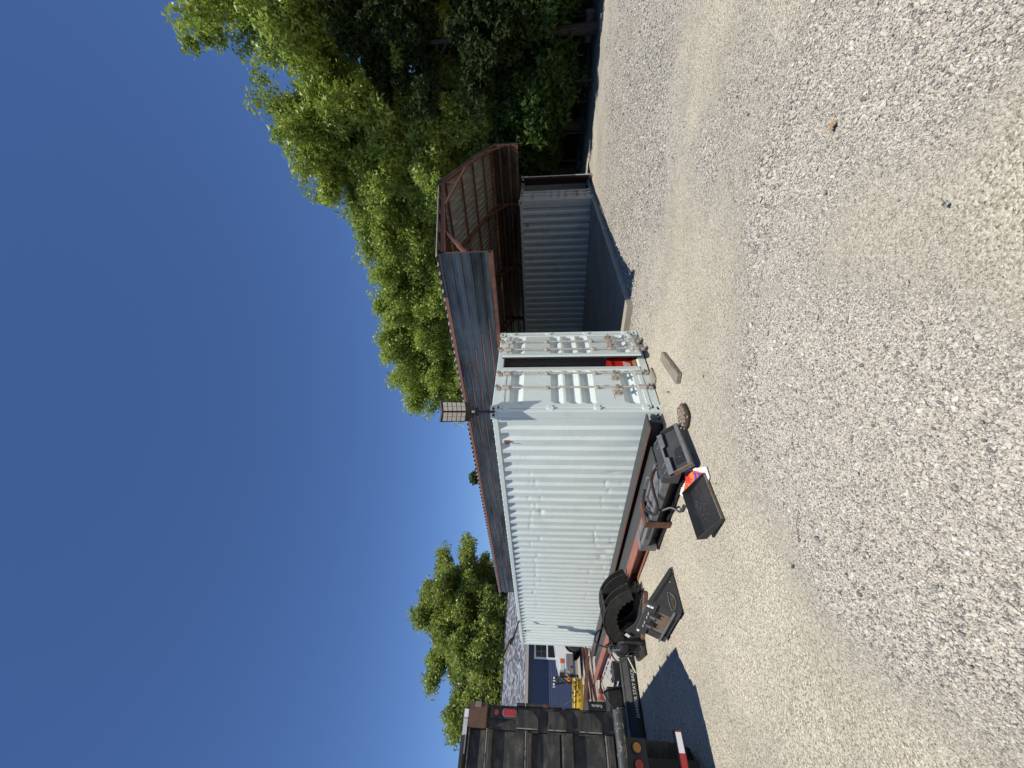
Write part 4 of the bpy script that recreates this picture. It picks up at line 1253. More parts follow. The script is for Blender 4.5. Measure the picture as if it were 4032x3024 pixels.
# pivots, cylinders
for w_ in (0.33, -0.46):
    MB().tube([G(-0.20, w_ - 0.03, 0.46), G(-0.20, w_ + 0.05, 0.46)], 0.055, 12).build('pivot_boss', dusty_black, gp, smooth=True)
    cyl = MB().tube([G(-0.42, w_ + 0.03, 0.14), G(-0.46, w_ + 0.03, 0.42)], 0.055, 12).build('cylinder', black_paint, gp, smooth=True)
    MB().tube([G(-0.46, w_ + 0.03, 0.42), G(-0.50, w_ + 0.03, 0.66)], 0.022, 10).build('rod', steel_pin, cyl, smooth=True)
    MB().tube([G(-0.50, w_ - 0.02, 0.68), G(-0.50, w_ + 0.08, 0.68)], 0.03, 10).build('pin', steel_pin, gp, smooth=True)
gplate([(-0.30, 0.40), (-0.08, 0.42), (-0.06, 0.50), (-0.26, 0.56), (-0.36, 0.50)], 0.345, 0.36, 'lug_plate', dusty_black)
m = MB(); m.beam(G(-0.10, 0.364, 0.38), G(-0.16, 0.364, 0.30), 0.006, 0.055); m.build('decal', white_decal_glint, gp)
m = MB(); m.beam(G(-0.62, 0.10, 0.36), G(-0.60, 0.12, 0.24), 0.012, 0.03); m.beam(G(-0.60, 0.12, 0.24), G(-0.52, 0.14, 0.25), 0.012, 0.03); m.build('grease_smear', white_decal_glint, gp)
# mounting box on the side towards the truck
Rb = Matrix.Translation((-2.06, 4.72, 0.0)) @ rot_z(-math.pi / 2 - 0.12)
MB(Rb).prism([(-0.42, 0.03), (0.40, 0.02), (0.46, 0.10), (0.44, 0.44), (0.34, 0.52), (-0.42, 0.52)], 'y', -0.03, 0.02).build('mount_plate', dusty_black, gp, bevel=0.01)
MB(Rb).prism([(-0.032, 0.52), (-0.12, 0.46), (-0.15, 0.36), (-0.032, 0.34)], 'x', -0.42, 0.42).build('mount_bar', black_paint, gp, bevel=0.012, seg=2)
MB(Rb).prism([(-0.032, 0.02), (-0.20, 0.02), (-0.19, 0.07), (-0.032, 0.12)], 'x', -0.40, 0.42).build('mount_ledge', dusty_black, gp, bevel=0.012, seg=2)
for x in (-0.36, -0.02, 0.34):
    MB(Rb).prism([(-0.033, 0.08), (-0.11, 0.10), (-0.10, 0.36), (-0.033, 0.36)], 'x', x - 0.012, x + 0.012).build('mount_rib', dusty_black, gp)
MB(Rb).bx(-0.34, 0.30, 0.022, 0.36, 0.10, 0.16).build('mount_floor', dusty_black, gp)
for x in (-0.36, 0.30):
    MB(Rb).prism([(0.022, 0.03), (0.40, 0.03), (0.36, 0.30), (0.10, 0.56), (0.022, 0.56)], 'x', x, x + 0.022).build('mount_cheek', dusty_black, gp)
for z in (0.34, 0.46):
    MB(Rb).tube([(-0.36, 0.16, z), (0.32, 0.16, z)], 0.03, 8).build('manifold_pipe', black_paint, gp, smooth=True)
# hoses
hs_ = [[G(-0.50, -0.30, 0.62), G(-0.62, -0.20, 0.86), G(-0.70, -0.02, 0.90), G(-0.72, 0.08, 0.62), G(-0.70, 0.1, 0.5)],
       [G(-0.40, 0.30, 0.60), G(-0.55, 0.22, 0.74), G(-0.66, 0.05, 0.66), G(-0.74, -0.1, 0.50), G(-0.70, -0.2, 0.35)],
       [G(-0.45, 0.36, 0.30), G(-0.60, 0.42, 0.36), G(-0.72, 0.40, 0.52), G(-0.70, 0.2, 0.62), G(-0.60, 0.0, 0.55)],
       [G(-0.45, -0.40, 0.40), G(-0.66, -0.42, 0.5), G(-0.78, -0.25, 0.58), G(-0.72, 0.0, 0.58)],
       [G(-0.5, 0.1, 0.5), G(-0.62, 0.22, 0.56), G(-0.66, 0.30, 0.40), G(-0.62, 0.25, 0.25)]]
for h in hs_:
    MB().tube(bez(h, 32), 0.016, 8).build('hose', gasket, gp, smooth=True)
m = MB()
for _ in range(7):
    p = G(-0.62 + rd.gauss(0, 0.05), rd.uniform(-0.3, 0.35), 0.5 + rd.gauss(0, 0.06)); m.tube([p, p + Vector((rd.uniform(-.04, .04), rd.uniform(-.04, .04), 0.05))], 0.016, 6)
m.build('fittings', steel_pin, gp)['kind'] = 'stuff'

# --- rotary brush cutter deck
bc = T('brush_cutter', 'black rotary brush cutter deck with white danger lettering beyond the grapple', 'brush cutter', (-2.75, 6.6, 0))
YC = 5.78
prof = [(YC, 0.02), (YC + 0.0, 0.16), (YC + 0.10, 0.27), (YC + 0.25, 0.285), (YC + 1.75, 0.285), (YC + 1.75, 0.02), (YC + 1.70, 0.02), (YC + 1.70, 0.26), (YC + 0.25, 0.26), (YC + 0.12, 0.25), (YC + 0.02, 0.15), (YC + 0.02, 0.02)]
MB().prism(prof, 'x', -3.45, -1.96).build('deck', black_paint, bc, bevel=0.004)
MB().bx(-1.958, -1.945, YC, YC + 1.75, 0.02, 0.26).build('side_skirt', black_paint, bc)
MB().bx(-3.47, -3.455, YC, YC + 1.75, 0.02, 0.26).build('side_skirt', black_paint, bc)
MB().beam((-3.45, YC + 0.12, 0.30), (-1.96, YC + 0.12, 0.30), 0.035, 0.03).build('edge_bar', mid_grey, bc)
MB().beam((-1.90, YC - 0.02, 0.17), (-2.28, YC - 0.10, 0.03), 0.015, 0.02).build('bright_strip', white_decal_glint, bc)
text_mesh('lettering', 'DANGER STAY BACK', 0.088, white_decal_glint, bc, (-2.60, YC - 0.003, 0.088), (1, 0, 0), (0, 0, 1), 0.001, 1.0)
MB().bx(-2.86, -2.43, YC + 0.40, YC + 0.85, 0.287, 0.62).build('motor_cover', dusty_black, bc, bevel=0.03, seg=3)
MB().bx(-3.10, -2.80, YC + 0.30, YC + 0.60, 0.287, 0.45).build('valve_block', mid_grey, bc, bevel=0.01)
MB().bx(-3.16, -2.98, YC + 0.12, YC + 0.30, 0.29, 0.50).build('bracket', mill_steel, bc)
for h in ([(-2.9, YC + 0.5, 0.5), (-2.98, YC + 0.35, 0.72), (-3.02, YC + 0.2, 0.55), (-3.05, YC + 0.15, 0.36)], [(-2.5, YC + 0.45, 0.62), (-2.6, YC + 0.28, 0.70), (-2.85, YC + 0.2, 0.55), (-3.1, YC + 0.16, 0.38), (-3.3, YC + 0.1, 0.36)], [(-3.1, YC + 0.45, 0.45), (-3.2, YC + 0.2, 0.55), (-3.3, YC + 0.05, 0.40), (-3.36, YC + 0.1, 0.3)]):
    MB().tube(bez(h, 24), 0.017, 8).build('hose', gasket, bc, smooth=True)
# push frame carrying the pierced guard plate
gA, gB, gC_, gD = Vector((-1.86, 6.3, 0.50)), Vector((-2.15, 6.02, 0.24)), Vector((-2.33, 6.3, 0.50)), Vector((-2.13, 6.5, 0.66))
gdx = (gD - gA); gdy = (gB - gA)
nx_, ny_ = 3, 4
guard = T('pierced_guard_plate', 'pale grey guard plate pierced with square holes leaning on the brush cutter', 'guard plate', tuple(gA.lerp(gC_, 0.5) * 1.0))
gm = MB()
org = gA; wv = gC_ - gB; hv = gB - gA
wv = Vector((-0.30, 0.20, 0.15)); hv = Vector((-0.30, -0.27, -0.255))
nn = wv.cross(hv).normalized() * 0.008
def gpnt(a, b): return org + wv * a + hv * b
us = [0]; m0 = 0.06
cw_ = (1 - 4 * m0) / 3
for i in range(3): us += [us[-1] + m0 + (0.08 if i == 0 else 0), 0]; us[-1] = us[-2] + cw_ - 0.027
us.append(1.0)
vs_ = [0]
for i in range(4): vs_ += [vs_[-1] + 0.055, 0]; vs_[-1] = vs_[-2] + 0.18
vs_.append(1.0)
for i in range(len(us) - 1):
    for j in range(len(vs_) - 1):
        if i % 2 == 1 and j % 2 == 1: continue
        a0, a1, b0, b1 = us[i], us[i + 1], vs_[j], vs_[j + 1]
        q = [gpnt(a0, b0), gpnt(a1, b0), gpnt(a1, b1), gpnt(a0, b1)]
        gm.add(q + [p - nn for p in q], [(0, 1, 2, 3), (7, 6, 5, 4), (0, 4, 5, 1), (1, 5, 6, 2), (2, 6, 7, 3), (3, 7, 4, 0)])
gm.build('plate', M('pale_grey_plate', (0.30, 0.32, 0.36), 0.5, fine=0.08), guard)
MB().beam(gpnt(0.5, 1.0) - nn * 3, Vector((-2.3, 6.05, 0.30)), 0.03, 0.03).build('stay', black_paint, guard)
MB().bx(-2.34, -1.97, 6.06, 6.5, 0.287, 0.46).build('frame_tower', dusty_black, bc, bevel=0.02)

# --- black arm with white lettering, behind the truck corner
ka = T('attachment_arm', 'upright black implement arm with white lettering beyond the dump truck corner', 'implement', (-2.62, 7.6, 0))
MB().prism([(7.45, 0.30), (7.45, 0.95), (7.55, 1.05), (7.80, 1.0), (7.95, 0.8), (7.95, 0.30)], 'x', -2.66, -2.47).build('arm_plate', black_paint, ka, bevel=0.01)
MB().bx(-2.72, -2.42, 7.4, 8.0, 0.004, 0.30).build('foot', black_paint, ka, bevel=0.01)
MB().bx(-2.60, -2.46, 7.36, 7.449, 0.24, 0.50).build('hinge_block', dusty_black, ka)
text_mesh('lettering', 'Kubota', 0.085, white_decal_glint, ka, (-2.56, 7.447, 0.74), (0, 0, 1), (-1, 0, 0), 0.001, 1.0)

# ================================================================== dump truck (rear seen)
TY = 1.9
tk = T('dump_truck', 'weathered black dump truck seen from behind with red and amber tail lights', 'truck', (-4.85, TY, 0))
xr, xl = -3.62, -6.08
zt, zb = 3.05, 1.10
# tailgate skin and frame ribs
MB().bx(xl + 0.24, xr - 0.24, TY + 0.03, TY + 0.05, zb + 0.05, zt - 0.02).build('tailgate', truck_black, tk)
def hrib(z0, z1, d, mat=truck_black, slope=0.03):
    MB().prism([(TY + 0.03, z0), (TY + 0.03 - d, z0 + slope), (TY + 0.03 - d, z1 - slope), (TY + 0.03, z1)], 'x', xl + 0.24, xr - 0.245).build('tailgate_rib', mat, tk, bevel=0.004)
hrib(2.955, 3.05, 0.06); hrib(2.62, 2.73, 0.06); hrib(2.125, 2.235, 0.06); hrib(1.61, 1.79, 0.065); hrib(1.105, 1.235, 0.06)
for z in (2.958, 2.733, 2.238, 1.238):
    MB().bx(xl + 0.24, xr - 0.246, TY - 0.032, TY - 0.020, z - 0.012, z - 0.0).build('worn_edge', truck_edge, tk)
# bulged panels between the ribs: slanted sheets
for z0, z1 in ((2.73, 2.955), (2.24, 2.615), (1.795, 2.12), (1.24, 1.605)):
    MB().prism([(TY + 0.029, z0), (TY - 0.004, z0 + 0.01), (TY + 0.026, z1 - 0.02)], 'x', xl + 0.25, xr - 0.26).build('tailgate_panel', truck_black, tk)
MB().bx(xl + 0.24, xr - 0.33, TY - 0.05, TY - 0.034, 3.0, 3.045).build('top_cap', truck_black, tk)
MB().bx(xr - 0.50, xr - 0.16, TY - 0.037, TY - 0.0345, 2.985, 3.04).build('white_strip', M('faded_white_strip', (0.50, 0.51, 0.52), 0.5, fine=0.1), tk)
# rear corner posts
for xa, s in ((xr, -1), (xl, 1)):
    x0, x1 = sorted((xa, xa + s * 0.245))
    MB().bx(x0, x1, TY + 0.0, TY + 0.16, zb, zt - 0.04).build('rear_post', truck_black, tk, bevel=0.008)
    # sloped pockets
    for (z0, z1, z2) in ((2.36, 2.16, 2.07), (1.955, 1.80, 1.715), (1.56, 1.36, 1.265)):
        w0, w1 = xa + s * 0.04, xa + s * 0.235
        m = MB()
        pts = [(w0, z0 - 0.02), (w1, z0), (w1, z2), (w0 + s * 0.085, z2), (w0, z1)]
        m.prism(pts, 'y', TY - 0.045, TY - 0.002)
        m.build('post_gusset', truck_black, tk, bevel=0.003)
        MB().bx(min(w1, w1 - s * 0.012), max(w1, w1 - s * 0.012), TY - 0.048, TY - 0.046, z2 + 0.01, z0 - 0.01).build('worn_edge', truck_edge, tk)
        MB().bx(min(xa + s * 0.245, xa + s * 0.262), max(xa + s * 0.245, xa + s * 0.262), TY - 0.03, TY, z2, z0).build('post_strip', truck_black, tk)
# rolled edge blocks on the right of the post
for z0, z1 in ((2.25, 2.36), (2.02, 2.24), (1.76, 1.94), (1.52, 1.72), (1.18, 1.42)):
    MB().bx(xr + 0.002, xr + (0.035 if z0 > 1.95 else 0.012), TY - 0.02, TY + 0.14, z0, z1).build('edge_block', truck_black, tk, bevel=0.006)
MB().bx(xr + 0.002, xr + 0.034, TY - 0.02, TY + 0.12, 1.945, 2.01).build('edge_block', rust_frame, tk, bevel=0.004)
# light panel
lp = MB(); lp.bx(xr - 0.14, xr - 0.03, TY - 0.035, TY - 0.003, 2.33, 2.70); lpo = lp.build('light_panel', truck_black, tk, bevel=0.004)
def disc(cx, cz, rx, rz, y0, y1, n=24, stadium=0.0):
    pts = []
    for k in range(n):
        a = 2 * math.pi * k / n
        pts.append((cx + rx * math.cos(a), cz + rz * math.sin(a) + (stadium if math.sin(a) > 0 else -stadium)))
    return MB().prism(pts, 'y', y0, y1)
disc(xr - 0.082, 2.615, 0.045, 0.042, TY - 0.046, TY - 0.036).build('lamp_ring', gasket, tk)
disc(xr - 0.084, 2.617, 0.033, 0.031, TY - 0.054, TY - 0.047).build('red_lamp', red_lens_pale, tk, bevel=0.006, seg=2)
disc(xr - 0.080, 2.443, 0.044, 0.044, TY - 0.046, TY - 0.036, stadium=0.055).build('lamp_ring', mid_grey, tk)
disc(xr - 0.080, 2.443, 0.036, 0.036, TY - 0.058, TY - 0.047, stadium=0.05).build('red_lamp', red_lens, tk, bevel=0.008, seg=2)
# rusty latch box on the corner
b = MB(); b.bx(xr - 0.245, xr + 0.008, TY - 0.10, TY + 0.10, 2.735, 2.965); lb = b.build('latch_box', M('brown_rust_box', (0.115, 0.058, 0.036), 0.75, col2=(0.07, 0.036, 0.026), scale=14, fine=0.25, bump=0.001), tk, bevel=0.004)
MB().bx(xr - 0.05, xr + 0.012, TY - 0.115, TY - 0.1005, 2.815, 2.89).build('latch_plate', rust_panel, lb, bevel=0.003)
MB().bx(xr - 0.17, xr - 0.05, TY - 0.02, TY + 0.14, 2.967, 3.055).build('corner_cap', truck_black, tk, bevel=0.01)
MB().bx(xr - 0.15, xr - 0.06, TY - 0.024, TY - 0.021, 2.985, 3.04).build('chipped_patch', white_decal_glint, tk)
# bottom bar: worn round bar
MB().tube([(xl, TY - 0.03, 1.05), (xr + 0.01, TY - 0.03, 1.05)], 0.06, 14).build('bottom_bar', bare_green, tk, smooth=True)
# bed sides and floor
for xa, s in ((xr, -1), (xl, 1)):
    x0, x1 = sorted((xa, xa + s * 0.06))
    MB().bx(x0, x1, TY + 0.16, TY + 4.6, 1.05, zt - 0.02).build('bed_side', truck_black, tk)
    for k in range(7):
        y = TY + 0.5 + k * 0.62
        xs = sorted((xa, xa - s * 0.07))
        MB().bx(xs[0], xs[1], y, y + 0.10, 1.06, zt - 0.1).build('side_stake', truck_black, tk)
MB().bx(xl + 0.06, xr - 0.06, TY + 0.05, TY + 4.6, 1.0, 1.08).build('bed_floor', truck_black, tk)
MB().bx(xl, xr, TY + 4.6, TY + 4.7, 1.0, zt + 0.15).build('bed_front', truck_black, tk)
# chassis, light boxes, bumper
for x in (-4.42, -5.28):
    MB().bx(x - 0.04, x + 0.04, TY + 0.15, TY + 7.2, 0.70, 0.96).build('frame_rail', black_paint, tk)
MB().bx(-5.85, -3.86, TY + 0.02, TY + 0.10, 0.74, 0.985).build('light_bar', black_paint, tk, bevel=0.006)
for x, mt in ((-3.955, amber_lens), (-4.11, red_lens), (-5.75, amber_lens), (-5.60, red_lens)):
    disc(x, 0.86, 0.062, 0.062, TY - 0.0, TY + 0.019).build('lamp_ring', gasket, tk)
    disc(x, 0.86, 0.050, 0.050, TY - 0.018, TY - 0.001).build('tail_lamp', mt, tk, bevel=0.012, seg=2)
BY = TY + 0.13
bar = MB().bx(-5.92, -3.74, BY, BY + 0.09, 0.24, 0.34).build('under_run_bar', rust_frame, tk, bevel=0.006)
x = -3.765; k = 0
while x > -5.85:
    MB().bx(x - 0.20, x, BY - 0.004, BY - 0.0005, 0.255, 0.325).build('reflective_strip', white_decal_glint if k % 2 == 0 else red_tape, bar)
    x -= 0.20; k += 1
for x in (-4.45, -5.25):
    MB().bx(x - 0.04, x + 0.04, BY + 0.091, BY + 0.16, 0.25, 0.95).build('bar_hanger', black_paint, tk)
def wheel(parent, x0, x1, y, z, r, axis='x', rim=0.52, mat=rubber, rmat=mid_grey):
    """tyre with rounded shoulders and a dished rim, axle along x or y"""
    w = x1 - x0
    prof = [(r * rim, 0.06 * w), (r * 0.86, 0.0), (r * 0.96, 0.08 * w), (r, 0.2 * w), (r, 0.8 * w), (r * 0.96, 0.92 * w), (r * 0.86, w), (r * rim, 0.94 * w)]
    n_ = 28
    def rev(pf, smooth=True):
        m = MB(); rows = []
        for rr_, a in pf:
            row = []
            for k in range(n_ + 1):
                t = 2 * math.pi * k / n_
                row.append((x0 + a, y + rr_ * math.cos(t), z + rr_ * math.sin(t)) if axis == 'x' else (y + rr_ * math.cos(t), x0 + a, z + rr_ * math.sin(t)))
            rows.append(row)
        return m.grid(rows)
    wo = rev(prof).build('wheel', mat, parent, smooth=True)
    rev([(r * rim, 0.08 * w), (r * rim * 0.92, 0.2 * w), (r * 0.2, 0.25 * w), (0.001, 0.15 * w)]).build('rim', rmat, wo, smooth=True)
    m = MB()
    for k in range(40):
        t = 2 * math.pi * k / 40
        c, s_ = math.cos(t), math.sin(t)
        for a0, a1 in ((0.12, 0.42), (0.58, 0.88)):
            p = [(r * 0.985, x0 + a0 * w), (r * 1.012, x0 + a0 * w), (r * 1.012, x0 + a1 * w), (r * 0.985, x0 + a1 * w)]
            q = []
            for dt in (-0.045, 0.045):
                for rr_, a in p:
                    q.append((a, y + rr_ * math.cos(t + dt), z + rr_ * math.sin(t + dt)) if axis == 'x' else (y + rr_ * math.cos(t + dt), a, z + rr_ * math.sin(t + dt)))
            m.add(q, [(0, 1, 2, 3), (7, 6, 5, 4), (0, 4, 5, 1), (1, 5, 6, 2), (2, 6, 7, 3)])
    m.build('tread', mat, wo)
    return wo
for y in (TY + 1.25, TY + 2.55):
    for x0 in (-4.28, -4.02, -5.96, -5.70):
        wheel(tk, x0, x0 + 0.25, y, 0.457, 0.55)
for x0 in (-4.10, -5.90):
    wheel(tk, x0, x0 + 0.28, TY + 6.6, 0.457, 0.55)
for x0 in (-4.60, -5.92):
    MB().bx(x0, x0 + 0.62, TY + 0.55, TY + 0.565, 0.0, 0.99).build('mud_flap', gasket, tk)
# cab ahead of the bed
cb = [(TY + 4.95, 0.7), (TY + 4.95, 2.65), (TY + 5.15, 2.8), (TY + 6.3, 2.75), (TY + 6.75, 1.85), (TY + 7.9, 1.75), (TY + 8.05, 1.55), (TY + 8.05, 0.6)]
MB().prism(cb, 'x', -5.95, -3.75).build('cab', M('dark_cab_paint', (0.03, 0.06, 0.05), 0.35, fine=0.05), tk, bevel=0.04, seg=2)
MB().bx(-5.7, -4.0, TY + 4.935, TY + 4.948, 1.9, 2.5).build('rear_window', glass_dark, tk)
# shadowed underside pieces
MB().tube([(-5.9, TY + 1.25, 0.51), (-3.8, TY + 1.25, 0.51)], 0.07, 10).build('axle', black_paint, tk)
MB().tube([(-5.9, TY + 2.55, 0.51), (-3.8, TY + 2.55, 0.51)], 0.07, 10).build('axle', black_paint, tk)

tk.scale = (0.955, 0.955, 0.955)
tk.location = CAM + (Vector(tk.location) - CAM) * 0.955

# ================================================================== pickup and plough
pk = T('pickup_truck', 'white pickup truck parked before the navy house, nose towards the left', 'pickup', (3.6, 20.9, 0))
y0, y1 = 20.0, 21.85
body = [(1.22, 0.52), (1.20, 0.95), (1.28, 1.22), (1.75, 1.36), (2.9, 1.50), (3.0, 1.52), (3.55, 1.93), (5.0, 1.97), (5.4, 1.45), (6.9, 1.42), (6.95, 0.6), (5.95, 0.58)]
arch = []
for c_ in (5.45, 2.42):
    for k in range(9):
        a = math.radians(180 * k / 8) if True else 0
        arch.append((c_ + 0.50 * math.cos(a), 0.52 + 0.44 * math.sin(a)))
MB().prism(body + arch, 'y', y0, y1).build('body', car_white, pk, bevel=0.05, seg=3)
MB().bx(1.9, 2.94, y0 + 0.04, y1 - 0.04, 0.42, 0.9).build('wheel_well', gasket, pk)
MB().bx(4.93, 5.97, y0 + 0.04, y1 - 0.04, 0.42, 0.9).build('wheel_well', gasket, pk)
for x in (2.42, 5.45):
    for ya in (y0 - 0.02, y1 - 0.24):
        wheel(pk, ya, ya + 0.26, x, 0.41, 0.41, axis='y')
bmp = [(1.05, 0.50), (1.02, 0.72), (1.16, 0.88), (1.86, 0.88), (1.86, 0.50)]
MB().prism(bmp, 'y', y0 - 0.03, y1 + 0.03).build('bumper', car_trim, pk, bevel=0.03, seg=2)
MB().bx(1.10, 1.70, y0 - 0.035, y0 - 0.032, 0.78, 0.87).build('bumper_chrome', chrome, pk)
disc(1.28, 0.60, 0.05, 0.07, y0 - 0.036, y0 - 0.031).build('bumper_hole', gasket, pk)
hl = MB().bx(1.165, 1.62, y0 - 0.012, y0 + 0.45, 0.98, 1.20).build('headlight', M('clear_lens', (0.62, 0.62, 0.6), 0.2, fine=0.05, coat=0.5), pk, bevel=0.02, seg=2)
MB().bx(1.42, 1.635, y0 - 0.02, y0 + 0.02, 0.985, 1.19).build('indicator', M('orange_lens', (0.6, 0.13, 0.03), 0.25, fine=0.05), hl, bevel=0.012)
MB().bx(1.16, 1.19, y1 - 0.45, y1 + 0.01, 0.98, 1.20).build('headlight', MATS['clear_lens'], pk)
gr = MB().bx(1.15, 1.18, y0 + 0.47, y1 - 0.47, 0.93, 1.22).build('grille', car_trim, pk)
for k in range(5):
    yy = y0 + 0.53 + k * 0.165
    MB().bx(1.135, 1.149, yy, yy + 0.12, 0.96, 1.19).build('grille_slot', gasket, gr)
MB().prism([(3.12, 1.56), (3.56, 1.88), (3.58, 1.88), (3.14, 1.56)], 'y', y0 + 0.12, y1 - 0.12).build('windscreen', glass_dark, pk)
MB().bx(3.5, 4.9, y0 - 0.006, y0 - 0.002, 1.52, 1.86).build('side_window', glass_dark, pk)

sw = T('snow_plough', 'yellow snow plough blade with dark lift frame and lights in front of the pickup', 'snow plough', (0.4, 19.5, 0))
bl = []
rows = []
for q in range(2):
    rows.append([])
for q, (xx_, yy_) in enumerate(((0.42, 18.3), (-1.9, 18.9))):
    for k in range(9):
        a = math.radians(-60 + 120 * k / 8)
        rows[q].append((xx_, yy_ - 0.16 * math.cos(a) + 0.1, 0.42 + 0.36 * math.sin(a) * (1.0 if q else 0.62)))
m = MB().grid(rows); m.grid([[(p[0], p[1] + 0.012, p[2]) for p in r] for r in rows]); m.build('blade', yellow_paint, sw, smooth=True)
MB().beam((0.42, 18.2, 0.66), (-1.9, 18.85, 0.79), 0.04, 0.05).build('blade_edge', yellow_paint, sw)
for q in range(4):
    f = (q + 0.5) / 4
    MB().beam((0.42 - 2.3 * f, 18.30 + 0.6 * f, 0.12), (0.42 - 2.3 * f, 18.34 + 0.6 * f, 0.72), 0.02, 0.12, (1, 0, 0)).build('blade_rib', yellow_paint, sw)
m = MB()
for _ in range(30):
    f = rd.random() * 0.4; p = Vector((0.42 - 2.3 * f, 18.16 + 0.6 * f, rd.uniform(0.35, 0.68))); m.tube([p, p + Vector((rd.gauss(0, .06), -0.01, rd.gauss(0, .05)))], 0.018, 5)
m.build('peeled_paint', gasket, sw)['kind'] = 'stuff'
MB().tube([(-0.35, 18.4, 0.70), (-0.60, 18.3, 1.12)], 0.016, 6).build('marker_stick', timber, sw)
# lift frame in front of the pickup
m = MB()
for yy in (20.3, 21.5):
    m.beam((1.0, yy, 0.25), (0.85, yy, 1.45), 0.06, 0.06); m.beam((0.95, yy, 0.3), (-0.1, yy - 1.2, 0.22), 0.06, 0.08)
m.beam((0.85, 20.2, 1.30), (0.85, 21.6, 1.30), 0.06, 0.06); m.beam((0.95, 20.2, 0.55), (0.95, 21.6, 0.55), 0.08, 0.10); m.beam((0.9, 20.3, 0.9), (0.9, 21.5, 0.7), 0.05, 0.05)
m.beam((0.95, 20.6, 1.1), (0.10, 19.2, 0.45), 0.04, 0.04)
m.build('lift_frame', black_paint, sw)
for yy in (20.25, 21.5):
    l_ = MB().bx(0.72, 0.90, yy - 0.10, yy + 0.10, 1.44, 1.60).build('plough_light', black_paint, sw, bevel=0.02)
    MB().bx(0.705, 0.719, yy - 0.08, yy + 0.08, 1.46, 1.58).build('lens', white_decal_glint, l_)
    MB().tube([(0.80, yy - 0.16, 1.52), (0.80, yy - 0.11, 1.52)], 0.05, 8).build('side_lens', white_decal_glint, l_)
MB().beam((0.86, 20.15, 0.84), (0.72, 20.1, 0.70), 0.10, 0.16).build('orange_ram', orange_plastic, sw)
MB().beam((0.84, 20.12, 1.36), (0.80, 20.12, 1.18), 0.06, 0.10).build('bracket', rust_frame, sw)
MB().tube(bez([(0.8, 20.1, 1.2), (0.6, 19.9, 0.9), (0.4, 19.6, 0.7), (0.3, 19.3, 0.3)], 20), 0.02, 6).build('hose', gasket, sw)

# ================================================================== rusty bars on the ground
bars = [((1.76, 18.6, 0.05), (-1.3, 14.2, 0.05), 0.09), ((0.77, 15.05, 0.16), (-1.45, 15.3, 0.48), 0.11), ((1.37, 17.2, 0.05), (-1.3, 15.7, 0.05), 0.08), ((0.1, 13.6, 0.28), (-1.6, 14.1, 0.52), 0.10),
        ((0.85, 15.3, 0.04), (-1.5, 14.1, 0.04), 0.05), ((2.1, 19.3, 0.06), (-0.6, 17.0, 0.06), 0.09), ((1.2, 16.4, 0.12), (-1.5, 15.0, 0.12), 0.07), ((1.5, 17.9, 0.10), (-0.9, 15.9, 0.22), 0.07)]
names = ['lowest rusty bar, longest in the jumbled pile before the pickup', 'thick rusty bar lying crosswise on top of the pile', 'rusty bar in the middle of the jumbled pile', 'raised rusty bar nearest the viewer in the pile',
         'thin rusty rod lying on the gravel before the pile', 'rusty bar at the back of the pile beside the pickup tyre', 'slim rusty bar propped under the crosswise one', 'rusty bar slanting through the pile with one end raised']
for (p, q, w_), nm in zip(bars, names):
    tag(MB().beam(p, q, w_, w_ * 0.9).build('steel_bar', rust_frame, bevel=0.004), nm, 'steel bar', 'rusty bars piled in the yard')
# low trestle carrying the raised bars
m = MB(); m.bx(-1.52, -1.42, 13.9, 15.5, 0.0, 0.44)
tag(m.build('timber_bearer', timber, bevel=0.01), 'timber bearer under the raised ends of the rusty bars', 'timber')

# red stepped boot on a rusty shaft
dr_ = T('drive_shaft', 'rusty drive shaft with faded red stepped cover lying beyond the red beam', 'drive shaft', (-1.4, 11.5, 0.0))
ax0, ax1 = Vector((-0.95, 12.4, 0.05)), Vector((-1.72, 11.6, 0.16))
dd_ = (ax1 - ax0)
def S(f): return ax0 + dd_ * f
MB().tube([S(0.0), S(0.25), S(0.45), S(0.46), S(0.55), S(0.56), S(0.72)], [0.02, 0.035, 0.06, 0.085, 0.085, 0.055, 0.06], 12).build('shaft', rust_frame, dr_, smooth=True)
MB().tube([S(-0.08), S(0.02)], 0.01, 6).build('shaft_pin', rust_frame, dr_)
for k in range(5):
    MB().tube([S(0.68 + 0.075 * k), S(0.69 + 0.075 * k), S(0.74 + 0.075 * k), S(0.752 + 0.075 * k)], [0.075 + 0.016 * k, 0.085 + 0.017 * k, 0.088 + 0.017 * k, 0.075 + 0.017 * k], 16).build('cover_ring', red_rubber if k < 4 else rust_panel, dr_, smooth=True)

# ================================================================== navy house
hs = T('house', 'navy clapboard house with grey shingle roof behind the container', 'house', (5.0, 26, 0))
HX0, HX1, HY = -7.0, 15.0, 24.55
MB().bx(HX0, HX1, HY, HY + 7.6, 0.0, 3.10).build('wall', navy, hs)
bd = None
eh = 0.131
zz = 0.12
bm_ = MB()
while zz < 3.02:
    m = MB(); m.prism([(HY - 0.002, zz), (HY - 0.022, zz), (HY - 0.006, zz + eh - 0.002), (HY - 0.002, zz + eh - 0.002)], 'x', HX0, HX1)
    if bd is None:
        bd = m.build('siding_board', navy, hs); zb0 = zz
    else:
        share(bd, hs, (0, 0, zz - zb0))
    zz += eh
m = MB(); m.bx(HX0, HX1, HY - 0.02, HY + 0.001, 0.0, 0.12); m.build('foundation', concrete, hs)
